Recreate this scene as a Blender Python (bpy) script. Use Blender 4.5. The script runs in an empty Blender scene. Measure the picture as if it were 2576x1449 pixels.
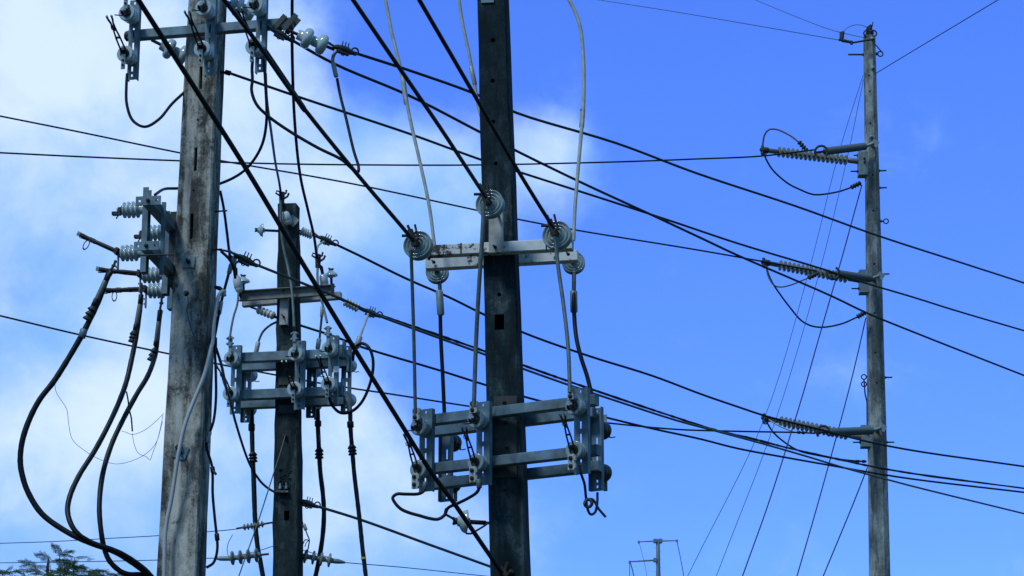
import bpy, bmesh, math, random
from mathutils import Vector, Matrix, Quaternion
R = math.radians
random.seed(7)
sc = bpy.context.scene
col = sc.collection

# ------------------------------------------------------------------ camera
PITCH = R(16.0)
F = 6626.0                       # focal length in photo units (photo taken as 2576 x 1449)
CAM = Vector((0, 0, 1.6))
cd = bpy.data.cameras.new("camera"); cam = bpy.data.objects.new("camera", cd); col.objects.link(cam)
cam.location = CAM; cam.rotation_euler = (R(90) + PITCH, 0, 0)
cd.sensor_width = 36; cd.lens = 18 / math.tan(R(11)); cd.clip_start = 0.1; cd.clip_end = 9000
sc.camera = cam
FWD = Vector((0, math.cos(PITCH), math.sin(PITCH))); UP = Vector((0, -math.sin(PITCH), math.cos(PITCH)))

def at(x, y, Y):
    """Point on the sight line through photo point (x, y), Y metres out from the viewer."""
    d = FWD + Vector((1, 0, 0)) * ((x - 1288) / F) + UP * ((724.5 - y) / F)
    return CAM + d * (Y / d.y)
def proj(P):
    v = P - CAM; z = v.dot(FWD)
    return 1288 + F * v.x / z, 724.5 - F * v.dot(UP) / z
def mpp(y, Y): return (at(1288, y, Y) - CAM).dot(FWD) / F      # metres per photo unit

# ------------------------------------------------------------------ light, sky
SUN_DIR = Vector((-0.42, -0.50, 0.86)).normalized()          # towards the sun
sun_el = math.asin(SUN_DIR.z); sun_az = math.atan2(SUN_DIR.x, SUN_DIR.y)
ld = bpy.data.lights.new("sun", 'SUN'); ld.energy = 2.0; ld.angle = R(12.0); ld.color = (0.86, 0.97, 1.0)
lo = bpy.data.objects.new("sun", ld); col.objects.link(lo)
lo.rotation_euler = SUN_DIR.to_track_quat('Z', 'Y').to_euler()

vs = sc.view_settings
vs.view_transform = 'Standard'; vs.look = 'None'; vs.gamma = 1.0; vs.exposure = 0.0

class NT:
    def __init__(s, nt): s.nt = nt; s.n = nt.nodes; s.l = nt.links
    def new(s, t, **k):
        n = s.n.new(t)
        for a, v in k.items(): setattr(n, a, v)
        return n
    def put(s, v, sock):
        if v is None: return
        if hasattr(v, 'is_output'): s.l.new(v, sock)
        else: sock.default_value = v
    def math(s, op, a, b=None, c=None, clamp=False):
        n = s.new('ShaderNodeMath', operation=op); n.use_clamp = clamp
        s.put(a, n.inputs[0]); s.put(b, n.inputs[1])
        if c is not None: s.put(c, n.inputs[2])
        return n.outputs[0]
    def mapr(s, v, a, b, c=0., d=1., smooth=True):
        n = s.new('ShaderNodeMapRange'); n.interpolation_type = 'SMOOTHSTEP' if smooth else 'LINEAR'
        s.put(v, n.inputs[0])
        for i, q in enumerate((a, b, c, d)): n.inputs[i + 1].default_value = q
        return n.outputs[0]
    def mix(s, f, a, b, blend='MIX'):
        n = s.new('ShaderNodeMix', data_type='RGBA', blend_type=blend)
        s.put(f, n.inputs[0]); s.put(a, n.inputs[6]); s.put(b, n.inputs[7])
        return n.outputs[2]
    def noise(s, vec, scale, detail=4, rough=.55, dist=0.):
        n = s.new('ShaderNodeTexNoise'); n.inputs['Scale'].default_value = scale
        n.inputs['Detail'].default_value = detail; n.inputs['Roughness'].default_value = rough
        n.inputs['Distortion'].default_value = dist
        if vec is not None: s.l.new(vec, n.inputs['Vector'])
        return n.outputs[0]
    def mapping(s, vec, scale=(1, 1, 1), loc=(0, 0, 0)):
        n = s.new('ShaderNodeMapping'); n.inputs['Scale'].default_value = scale; n.inputs['Location'].default_value = loc
        s.l.new(vec, n.inputs[0]); return n.outputs[0]

def rgba(c): return (c[0], c[1], c[2], 1.0)

world = bpy.data.worlds.new("World"); sc.world = world; world.use_nodes = True
w = NT(world.node_tree); w.n.clear()
sky = w.new('ShaderNodeTexSky', sky_type='NISHITA'); sky.sun_disc = False
sky.sun_elevation = sun_el; sky.sun_rotation = sun_az; sky.altitude = 0
sky.air_density = 1.0; sky.dust_density = 0.6; sky.ozone_density = 3.0
SKY_STRENGTH = 0.12
tint = w.mix(1.0, sky.outputs[0], (0.555, 0.905, 2.1, 1), 'MULTIPLY')
gen = w.new('ShaderNodeTexCoord').outputs['Generated']
bias = None
# soft cloud banks: (photo x, photo y, radius, weight)
for (bx, by, rad, amp) in [(60, 300, 420, .55), (300, 60, 330, .55), (620, 330, 330, .50), (330, 1000, 420, .60), (120, 1300, 430, .45),
                           (740, 120, 150, .30), (880, 480, 220, .34), (1120, 520, 190, .5), (1080, 400, 150, .14), (1400, 400, 140, .68),
                           (760, 820, 280, .28), (850, 1180, 250, .50), (930, 1390, 260, .48), (1220, 1440, 190, .45), (600, 1150, 300, .3),
                           (40, 700, 250, .16), (560, 640, 300, .28), (1350, 760, 120, .08),
                           (950, 130, 140, -.40), (950, 760, 130, -.18), (1120, 1000, 200, -.25)]:
    d = (at(bx, by, 100) - CAM).normalized()
    n = w.new('ShaderNodeVectorMath', operation='DOT_PRODUCT'); w.l.new(gen, n.inputs[0]); n.inputs[1].default_value = d
    q = w.math('MULTIPLY', w.math('SUBTRACT', 1.0, n.outputs['Value']), -2.0 / (rad / F) ** 2)
    g = w.math('MULTIPLY', w.math('EXPONENT', q), amp)
    bias = g if bias is None else w.math('ADD', bias, g)
nz = w.noise(gen, 16, 8, .55, .25)
nz2 = w.noise(gen, 60, 6, .6, .3)
dens = w.math('ADD', bias, w.math('MULTIPLY', w.math('SUBTRACT', nz, .5), 1.15))
dens = w.math('ADD', dens, w.math('MULTIPLY', w.math('SUBTRACT', nz2, .5), .46))
# unseen clouds added outside the view to shape the ambient light
far = w.mapr(w.noise(gen, 3.0, 7, .55, .2), .30, .50)
fwdn = w.new('ShaderNodeVectorMath', operation='DOT_PRODUCT'); w.l.new(gen, fwdn.inputs[0]); fwdn.inputs[1].default_value = FWD
away = w.mapr(fwdn.outputs['Value'], .90, .97, 1., 0.)
mask = w.mapr(dens, .04, .74)
mask = w.math('MAXIMUM', w.math('MULTIPLY', mask, .93), w.math('MULTIPLY', far, away))
lit = None                                       # thicker, sunlit parts of the bank
for (bx, by, rad, amp) in [(40, 120, 380, .30), (330, 60, 260, .16), (310, 1040, 200, .16), (560, 320, 180, .08), (880, 1130, 160, .14), (120, 1010, 110, .08), (1390, 410, 110, .05), (40, 850, 160, -.12), (520, 760, 200, -.10)]:
    d = (at(bx, by, 100) - CAM).normalized()
    n = w.new('ShaderNodeVectorMath', operation='DOT_PRODUCT'); w.l.new(gen, n.inputs[0]); n.inputs[1].default_value = d
    g = w.math('MULTIPLY', w.math('EXPONENT', w.math('MULTIPLY', w.math('SUBTRACT', 1.0, n.outputs['Value']), -2.0 / (rad / F) ** 2)), amp)
    lit = g if lit is None else w.math('ADD', lit, g)
shade = w.mapr(w.math('ADD', w.noise(gen, 20, 7, .55, .2), w.math('ADD', w.math('MULTIPLY', bias, .12), lit)), .40, .92)
CLOUD_A = (2.3, 4.6, 9.2, 1); CLOUD_B = (6.3, 7.7, 9.9, 1)
cloud = w.mix(shade, CLOUD_A, CLOUD_B)
cloud = w.mix(away, cloud, (0.85, 2.2, 3.6, 1))      # unseen overcast overhead and behind, coloured dim blue to tint the ambient light
final = w.mix(mask, tint, cloud)
bg = w.new('ShaderNodeBackground'); w.l.new(final, bg.inputs[0]); bg.inputs[1].default_value = SKY_STRENGTH
w.l.new(bg.outputs[0], w.new('ShaderNodeOutputWorld').inputs[0])

# ------------------------------------------------------------------ materials
MATS = {}
def mat(name, base, rough=.6, metal=0., dark=None, scale=8., amt=.5, bump=.0, bscale=60., stretch=(1, 1, 1), rust=None, rust_cut=.6, coat=0.):
    m = bpy.data.materials.new(name); m.use_nodes = True; t = NT(m.node_tree); b = m.node_tree.nodes['Principled BSDF']
    oc = t.new('ShaderNodeTexCoord').outputs['Object']
    vec = t.mapping(oc, stretch)
    c = rgba(base)
    if dark is not None:
        n1 = t.mapr(t.noise(vec, scale, 6, .6, .3), .5 - .28, .5 + .28)
        c = t.mix(t.math('MULTIPLY', n1, amt), rgba(base), rgba(dark))
    if rust is not None:
        n2 = t.math('ADD', t.math('MULTIPLY', t.noise(oc, 16., 8, .75, .1), .62), t.math('MULTIPLY', t.noise(oc, 2.6, 2, .5), .38))
        c = t.mix(t.mapr(n2, rust_cut, rust_cut + .02), c, rgba(rust))
        soft = t.mapr(t.noise(t.mapping(oc, (1, 1, .3)), 5., 5, .6, .4), .5, .8)
        c = t.mix(t.math('MULTIPLY', soft, .25), c, rgba((rust[0] * 3 + .1, rust[1] * 3 + .08, rust[2] * 3 + .06)))
    t.put(c, b.inputs['Base Color'])
    b.inputs['Roughness'].default_value = rough; b.inputs['Metallic'].default_value = metal
    if coat: b.inputs['Coat Weight'].default_value = coat
    if bump:
        bn = t.new('ShaderNodeBump'); bn.inputs['Strength'].default_value = bump; bn.inputs['Distance'].default_value = .004
        t.l.new(t.noise(oc, bscale, 5, .6), bn.inputs['Height']); t.l.new(bn.outputs[0], b.inputs['Normal'])
    if name in ('black_rubber', 'dark_wire'): b.inputs['Specular IOR Level'].default_value = .3
    MATS[name] = m; return m

def concrete(name, light, mid, dark, band=None, cut=(.36, .66), grime=1.0, streak=None, edge=None):
    m = bpy.data.materials.new(name); m.use_nodes = True; t = NT(m.node_tree); b = m.node_tree.nodes['Principled BSDF']
    oc = t.new('ShaderNodeTexCoord').outputs['Object']
    big = t.noise(t.mapping(oc, (1.6, 1.6, .55), (3.1, 1.7, 5.3)), 2.6, 7, .62, .5)
    strk = t.noise(t.mapping(oc, (1, 1, .07)), 16., 6, .6, .2)
    fine = t.noise(oc, 70., 5, .7)
    grain = t.noise(oc, 240., 3, .7)
    v = t.math('ADD', t.math('MULTIPLY', big, .74), t.math('MULTIPLY', strk, .26))
    v = t.math('ADD', v, t.math('MULTIPLY', t.math('SUBTRACT', fine, .5), .24))
    v = t.math('ADD', v, t.math('MULTIPLY', t.math('SUBTRACT', t.noise(oc, 14., 7, .65, .6), .5), .26))
    c = t.mix(t.mapr(v, cut[0], cut[1]), rgba(dark), rgba(mid))
    c = t.mix(t.mapr(v, cut[1] - .08, cut[1] + .14), c, rgba(light))
    if band:                                     # a paler strip of its own shape down the face
        sx = t.new('ShaderNodeSeparateXYZ'); t.l.new(oc, sx.inputs[0])
        wob = t.math('MULTIPLY', t.math('SUBTRACT', t.noise(t.mapping(oc, (0, 0, 1)), 1.7, 4, .6), .5), .10)
        dx = t.math('ABSOLUTE', t.math('SUBTRACT', t.math('ADD', sx.outputs[0], wob), band[0]))
        bm_ = t.mapr(dx, band[1] * .55, band[1], 1., 0.)
        bm_ = t.math('MULTIPLY', bm_, t.mapr(t.noise(t.mapping(oc, (2, 2, .45)), 2.2, 6, .6), .36, .60))
        c = t.mix(t.math('MULTIPLY', bm_, band[2]), c, rgba(light))
    bl = t.mapr(t.noise(t.mapping(oc, (1, 1, .6), (9, 4, 2)), 3.6, 8, .70, .9), .56, .645)     # black mould blotches
    c = t.mix(t.math('MULTIPLY', bl, .75 * grime), c, rgba(tuple(q * .45 for q in dark)))
    if streak:
        s2 = t.mapr(t.noise(t.mapping(oc, (1, 1, .10), (5, 2, 7)), 26., 5, .6, .2), .60, .74)
        c = t.mix(t.math('MULTIPLY', s2, .8), c, rgba(streak))
    if edge:                                     # spalled, paler arris on one corner
        sx = t.new('ShaderNodeSeparateXYZ'); t.l.new(oc, sx.inputs[0])
        lim = t.math('ADD', edge[0], t.math('MULTIPLY', t.math('SUBTRACT', t.noise(t.mapping(oc, (0, 0, 1)), 5., 6, .7), .5), .07))
        em = t.mapr(t.math('SUBTRACT', sx.outputs[0], lim), .0, .012)
        em = t.math('MULTIPLY', em, t.mapr(t.noise(t.mapping(oc, (1, 1, .35)), 13., 6, .7, .4), .47, .58))
        c = t.mix(em, c, rgba(edge[1]))
    c = t.mix(t.mapr(grain, .60, .78), c, rgba(tuple(q * .4 for q in mid)))
    t.put(c, b.inputs['Base Color']); b.inputs['Roughness'].default_value = .92; b.inputs['Specular IOR Level'].default_value = .15
    bn = t.new('ShaderNodeBump'); bn.inputs['Strength'].default_value = .7; bn.inputs['Distance'].default_value = .006
    h = t.math('ADD', t.math('MULTIPLY', fine, .7), t.math('MULTIPLY', grain, .5))
    t.l.new(h, bn.inputs['Height']); t.l.new(bn.outputs[0], b.inputs['Normal'])
    MATS[name] = m; return m

concrete('concrete_grey', (.62, .615, .57), (.32, .315, .285), (.062, .062, .058), band=(.03, .042, .75), cut=(.40, .56))
concrete('concrete_black', (.10, .14, .15), (.019, .038, .049), (.008, .017, .022), band=(-.01, .06, .3), cut=(.39, .60), grime=.7, streak=(.06, .062, .05), edge=(.145, (.105, .12, .115)))
concrete('concrete_brown', (.16, .19, .185), (.040, .058, .063), (.012, .021, .025), cut=(.40, .64), streak=(.11, .11, .095), edge=(.115, (.12, .13, .115)))
concrete('concrete_pale', (.52, .56, .53), (.26, .285, .28), (.11, .125, .125), band=(.02, .07, .85), cut=(.38, .58), grime=.6)
mat('galvanised', (.19, .295, .36), .5, .25, dark=(.05, .08, .10), scale=5., amt=1., bump=.25, bscale=90, rust=(.10, .09, .07), rust_cut=.64)
mat('galvanised_pale', (.28, .37, .41), .55, .2, dark=(.12, .16, .18), scale=9., amt=.8, bump=.2)
mat('galvanised_dark', (.05, .06, .06), .6, .3, dark=(.016, .02, .021), scale=8., amt=.9, bump=.3)
mat('white_paint', (.72, .77, .80), .6, 0., dark=(.46, .46, .44), scale=6., amt=.6, rust=(.04, .026, .024), rust_cut=.525, bump=.3)
mat('arm_grey', (.22, .225, .215), .6, 0., dark=(.09, .085, .08), scale=7., amt=.9, rust=(.04, .028, .02), rust_cut=.62, bump=.2)
mat('white_paint_clean', (.48, .51, .51), .6, 0., dark=(.22, .21, .19), scale=7., amt=.8, rust=(.06, .04, .03), rust_cut=.68, bump=.2)
mat('porcelain_grey', (.46, .58, .62), .13, 0., dark=(.24, .31, .34), scale=12., amt=.5, coat=.6)
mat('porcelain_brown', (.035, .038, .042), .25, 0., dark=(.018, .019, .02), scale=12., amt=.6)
mat('porcelain_olive', (.25, .30, .29), .25, 0., dark=(.13, .16, .15), scale=14., amt=.8)
mat('porcelain_white', (.66, .68, .67), .16, 0., dark=(.45, .45, .42), scale=10., amt=.5, coat=.5)
mat('porcelain_ringed', (.30, .39, .42), .16, 0., dark=(.12, .17, .18), scale=14., amt=.6, coat=.6)
mat('polymer_grey', (.185, .21, .19), .45, 0., dark=(.10, .115, .105), scale=30., amt=.7)
mat('iron', (.035, .036, .038), .6, .3, dark=(.016, .014, .013), scale=25., amt=.8, bump=.3)
mat('rusty_iron', (.07, .05, .042), .8, .2, dark=(.025, .018, .015), scale=30., amt=.9, bump=.4)
mat('bare_contact', (.60, .60, .55), .3, .8, dark=(.25, .22, .16), scale=40., amt=.8)
mat('pale_connector', (.50, .53, .52), .5, .2, dark=(.24, .25, .25), scale=30., amt=.8, bump=.3)
mat('black_rubber', (.004, .007, .010), .5, 0., dark=(.008, .012, .015), scale=3., amt=.6)
mat('dark_wire', (.010, .017, .020), .55, 0., dark=(.006, .010, .013), scale=2.5, amt=.6)
mat('grey_wire', (.12, .13, .125), .55, .2, dark=(.06, .065, .06), scale=30., amt=.7)
mat('pale_wire', (.50, .53, .50), .55, 0., dark=(.28, .30, .28), scale=14., amt=.9)
mat('lead_grey', (.13, .18, .19), .55, .1, dark=(.06, .072, .07), scale=14., amt=.8)
mat('white_cable', (.46, .50, .54), .5, 0., dark=(.33, .37, .40), scale=12., amt=.7)
mat('thin_wire', (.035, .06, .13), .6)
mat('guy_strand', (.012, .012, .03), .6)
mat('tag_white', (.85, .86, .86), .5)
mat('yellow_tape', (.55, .42, .05), .6)
mat('leaf_green', (.10, .165, .045), .6, 0., dark=(.04, .085, .02), scale=6., amt=.9)
m_ = MATS['leaf_green']; t_ = NT(m_.node_tree); pb = m_.node_tree.nodes['Principled BSDF']; mo = [n for n in t_.n if n.type == 'OUTPUT_MATERIAL'][0]
tl = t_.new('ShaderNodeBsdfTranslucent'); ms = t_.new('ShaderNodeMixShader'); ms.inputs[0].default_value = .45
t_.l.new(pb.inputs['Base Color'].links[0].from_socket, tl.inputs[0]); t_.l.new(pb.outputs[0], ms.inputs[1]); t_.l.new(tl.outputs[0], ms.inputs[2]); t_.l.new(ms.outputs[0], mo.inputs[0])
mat('bark', (.06, .05, .04), .9, 0., dark=(.03, .025, .02), scale=20., amt=.8, bump=.5)
mat('rod_grey', (.13, .18, .20), .5, .1, dark=(.09, .125, .14), scale=20., amt=.6)
mat('steel_hazed', (.17, .235, .27), .6, .1, dark=(.13, .18, .21), scale=1., amt=.6)  # distant pole steel, with the blue paling of air haze put into its colour
mat('ground_grass', (.032, .040, .018), .95, 0., dark=(.045, .042, .03), scale=.15, amt=.9)

# ------------------------------------------------------------------ mesh helpers
class MB:
    def __init__(s): s.v = []; s.f = []; s.sm = []
    def add(s, vs_, fs, smooth=False):
        o = len(s.v); s.v += [Vector(q) for q in vs_]
        for f in fs: s.f.append(tuple(i + o for i in f)); s.sm.append(smooth)
    def box(s, lo, hi, M=None, bev=0.):
        (x0, y0, z0), (x1, y1, z1) = lo, hi
        vv = [Vector(q) for q in ((x0, y0, z0), (x1, y0, z0), (x1, y1, z0), (x0, y1, z0), (x0, y0, z1), (x1, y0, z1), (x1, y1, z1), (x0, y1, z1))]
        if M is not None: vv = [M @ q for q in vv]
        s.add(vv, [(0, 3, 2, 1), (4, 5, 6, 7), (0, 1, 5, 4), (1, 2, 6, 5), (2, 3, 7, 6), (3, 0, 4, 7)])
    def cbox(s, c, d, M=None):
        s.box([c[i] - d[i] / 2 for i in range(3)], [c[i] + d[i] / 2 for i in range(3)], M)
    def beam(s, p0, p1, wd, ht, up=Vector((0, 0, 1)), bev=.006):
        ax = (p1 - p0).normalized(); sd = ax.cross(up).normalized(); u = sd.cross(ax)
        a, b2 = wd / 2, ht / 2
        prof = [(-a + bev, -b2), (a - bev, -b2), (a, -b2 + bev), (a, b2 - bev), (a - bev, b2), (-a + bev, b2), (-a, b2 - bev), (-a, -b2 + bev)]
        s.add([p + sd * x + u * z for p in (p0, p1) for x, z in prof],
              [(i, (i + 1) % 8, 8 + (i + 1) % 8, 8 + i) for i in range(8)] + [tuple(range(7, -1, -1)), tuple(range(8, 16))])
    def tube(s, pts, r, n=8, caps=True):
        k = len(pts); rr = r if isinstance(r, (list, tuple)) else [r] * k
        t = [(pts[min(i + 1, k - 1)] - pts[max(i - 1, 0)]).normalized() for i in range(k)]
        a = t[0].orthogonal().normalized(); vv = []
        for i in range(k):
            a = (a - t[i] * a.dot(t[i]))
            a = a.normalized() if a.length > 1e-6 else t[i].orthogonal().normalized()
            b = t[i].cross(a)
            for j in range(n):
                th = 2 * math.pi * j / n; vv.append(pts[i] + (a * math.cos(th) + b * math.sin(th)) * rr[i])
        ff = [(i * n + j, i * n + (j + 1) % n, (i + 1) * n + (j + 1) % n, (i + 1) * n + j) for i in range(k - 1) for j in range(n)]
        s.add(vv, ff, True)
        if caps:
            s.add(vv[:n], [tuple(range(n - 1, -1, -1))]); s.add(vv[-n:], [tuple(range(n))])
    def lathe(s, p0, ax, prof, n=20):
        ax = ax.normalized(); a = ax.orthogonal().normalized(); b = ax.cross(a); k = len(prof); vv = []
        for (t, r) in prof:
            for j in range(n):
                th = 2 * math.pi * j / n; vv.append(p0 + ax * t + (a * math.cos(th) + b * math.sin(th)) * max(r, .0004))
        s.add(vv, [(i * n + j, i * n + (j + 1) % n, (i + 1) * n + (j + 1) % n, (i + 1) * n + j) for i in range(k - 1) for j in range(n)], True)
        s.add(vv[:n], [tuple(range(n - 1, -1, -1))]); s.add(vv[-n:], [tuple(range(n))])
    def torus(s, c, nrm, r, r2, a0=0., a1=360., n=20, ref=None):
        nrm = nrm.normalized(); u = (ref - nrm * ref.dot(nrm)).normalized() if ref is not None else nrm.orthogonal().normalized(); v = nrm.cross(u)
        pts = [c + (u * math.cos(R(a0 + (a1 - a0) * i / n)) + v * math.sin(R(a0 + (a1 - a0) * i / n))) * r for i in range(n + 1)]
        s.tube(pts, r2, 8)
    def grid(s, xs, zs, filled, y0, y1):
        """flat plate in x/z between y0 (front) and y1 with missing cells as real holes"""
        nx, nz = len(xs) - 1, len(zs) - 1
        fl = lambda i, j: 0 <= i < nx and 0 <= j < nz and filled(i, j)
        for i in range(nx):
            for j in range(nz):
                if not fl(i, j): continue
                x0, x1, z0, z1 = xs[i], xs[i + 1], zs[j], zs[j + 1]
                q = [(x0, y0, z0), (x1, y0, z0), (x1, y0, z1), (x0, y0, z1), (x0, y1, z0), (x1, y1, z0), (x1, y1, z1), (x0, y1, z1)]
                fs = [(0, 1, 2, 3), (4, 7, 6, 5)]
                if not fl(i - 1, j): fs.append((0, 3, 7, 4))
                if not fl(i + 1, j): fs.append((1, 5, 6, 2))
                if not fl(i, j - 1): fs.append((0, 4, 5, 1))
                if not fl(i, j + 1): fs.append((3, 2, 6, 7))
                s.add(q, fs)
    def bolt(s, p, d, r=.012, l=.03, shank=0.):
        d = d.normalized()
        s.lathe(p, d, [(0, r), (l * .5, r), (l * .5, r * .55), (l, r * .55)] + ([(l + shank, r * .5)] if shank else []), 6)
    def build(s, name, m, parent=None, loc=None, world=True, kind=None):
        me = bpy.data.meshes.new(name); o = bpy.data.objects.new(name, me); col.objects.link(o)
        vv = s.v
        if parent is not None:
            o.parent = parent
            if world:
                Mi = wmat(parent).inverted(); vv = [Mi @ q for q in vv]
        L = Vector(loc) if loc is not None else Vector((0, 0, 0))
        o.location = L
        me.from_pydata([q - L for q in vv], [], s.f)
        me.polygons.foreach_set('use_smooth', s.sm)
        me.materials.append(MATS[m]); me.update()
        bm = bmesh.new(); bm.from_mesh(me); bmesh.ops.recalc_face_normals(bm, faces=bm.faces); bm.to_mesh(me); bm.free()
        if kind: o['kind'] = kind
        return o

def wmat(o):
    M = o.matrix_basis.copy()
    return M if o.parent is None else wmat(o.parent) @ M
USED = {}
def tag(o, label, cat, group=None):
    o['label'] = label; o['category'] = cat
    if group: o['group'] = group
    if label in USED and not group: print("DUP LABEL", label)
    n = len(label.split())
    if n > 16 or n < 4: print("LABEL LENGTH", n, label)
    USED[label] = 1
    return o
def thing(name, loc, label, cat, group=None, rz=0., rot=None):
    o = bpy.data.objects.new(name, None); col.objects.link(o); o.empty_display_size = .1
    o.location = loc; o.rotation_euler = (0, 0, rz) if rot is None else rot
    return tag(o, label, cat, group)
def children(o): return [c for c in bpy.data.objects if c.parent == o]
def copy_tree(o, parent=None):
    c = o.copy(); col.objects.link(c); c.parent = parent
    for ch in children(o):
        if ch.name != c.name: copy_tree(ch, c)
    return c
def dup(o, loc, rz, label, group=None, rot=None):
    c = copy_tree(o); c.location = loc; c.rotation_euler = (0, 0, rz) if rot is None else rot
    return tag(c, label, o['category'], group or o.get('group'))

# smooth path through photo points; 1/Y runs linearly so straight spans stay straight in space
def path(pts, Y0, Y1, ext=(0, 0), sub=6):
    P = [(p[0], p[1]) for p in pts]
    if ext[0]:
        d = Vector(P[0]) - Vector(P[1]); d.normalize(); P.insert(0, tuple(Vector(P[0]) + d * ext[0]))
    if ext[1]:
        d = Vector(P[-1]) - Vector(P[-2]); d.normalize(); P.append(tuple(Vector(P[-1]) + d * ext[1]))
    if len(pts[0]) == 3:
        iy = [1 / p[2] for p in pts]
        if ext[0]: iy.insert(0, iy[0] + (iy[0] - iy[1]) * .6)
        if ext[1]: iy.append(iy[-1] + (iy[-1] - iy[-2]) * .6)
    else:
        L = [0.]
        for a, b in zip(P, P[1:]): L.append(L[-1] + (Vector(b) - Vector(a)).length)
        i0 = 1 if ext[0] else 0; i1 = len(P) - (2 if ext[1] else 1)
        s0, s1 = 1 / Y0, 1 / Y1
        iy = [s0 + (s1 - s0) * (l - L[i0]) / max(L[i1] - L[i0], 1e-6) for l in L]
        lo_ = min(s0, s1) * .55; hi_ = max(s0, s1) * 1.7
        iy = [min(max(q, lo_), hi_) for q in iy]
    Q = [Vector((P[i][0], P[i][1], iy[i] * 1e4)) for i in range(len(P))]
    out = []
    for i in range(len(Q) - 1):
        p1, p2 = Q[i], Q[i + 1]
        p0 = Q[i - 1] if i > 0 else p1 * 2 - p2
        p3 = Q[i + 2] if i + 2 < len(Q) else p2 * 2 - p1
        # centripetal-style tangents
        d01 = max((p1 - p0).length, 1e-3) ** .5; d12 = max((p2 - p1).length, 1e-3) ** .5; d23 = max((p3 - p2).length, 1e-3) ** .5
        m1 = (p2 - p1) + ((p1 - p0) / d01 - (p2 - p0) / (d01 + d12)) * d12
        m2 = (p2 - p1) + ((p3 - p2) / d23 - (p3 - p1) / (d12 + d23)) * d12
        for k in range(sub):
            t = k / sub
            h = (2 * t ** 3 - 3 * t ** 2 + 1, t ** 3 - 2 * t ** 2 + t, -2 * t ** 3 + 3 * t ** 2, t ** 3 - t ** 2)
            out.append(p1 * h[0] + m1 * h[1] + p2 * h[2] + m2 * h[3])
    out.append(Q[-1])
    return [at(q.x, q.y, 1e4 / q.z) for q in out]

def cable(name, cat, label, pts, Y0, Y1, px, m, ext=(0, 0), group=None, sub=6, n=8, rough=0., rpx=None):
    """px: thickness in photo units at the first point that counts; radius is the same all along"""
    pp = path(pts, Y0, Y1, ext, sub)
    r = rpx if rpx else px / 2 * mpp(pts[0][1], pts[0][2] if len(pts[0]) == 3 else (Y0 + Y1) / 2)
    rr = [r * (1 + random.uniform(-rough, rough)) for _ in pp] if rough else r
    b = MB(); b.tube(pp, rr, n)
    o = b.build(name, m, loc=pp[0])
    tag(o, label, cat, group)
    return o
def sleeve(parent, name, a, b, Y, px, m, n=10, ends=True, Y2=None):
    p, q = at(a[0], a[1], Y), at(b[0], b[1], Y2 or Y); r = px / 2 * mpp(a[1], Y); L = (q - p).length
    mb = MB()
    if ends: mb.lathe(p, q - p, [(0, r * .8), (L * .05, r), (L * .95, r), (L, r * .8)], n)
    else: mb.lathe(p, q - p, [(0, r), (L, r)], n)
    return mb.build(name, m, parent)
def skirts(parent, a, b, Y, px, m='black_rubber', n=3):
    p, q = at(a[0], a[1], Y), at(b[0], b[1], Y); r = px / 2 * mpp(a[1], Y); L = (q - p).length
    for i in range(n):
        c = p.lerp(q, i / max(n - 1, 1)); mb = MB()
        mb.lathe(c, q - p, [(-.03, r * .42), (.012, r), (.018, r * .97), (.022, r * .42)], 14)
        mb.build('rain_shed', m, parent)

# ------------------------------------------------------------------ ground
b = MB(); S = 6000
b.add([(-S, -200, 0), (S, -200, 0), (S, S, 0), (-S, S, 0)], [(0, 1, 2, 3)])
b.build('ground', 'ground_grass', kind='structure')

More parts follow.
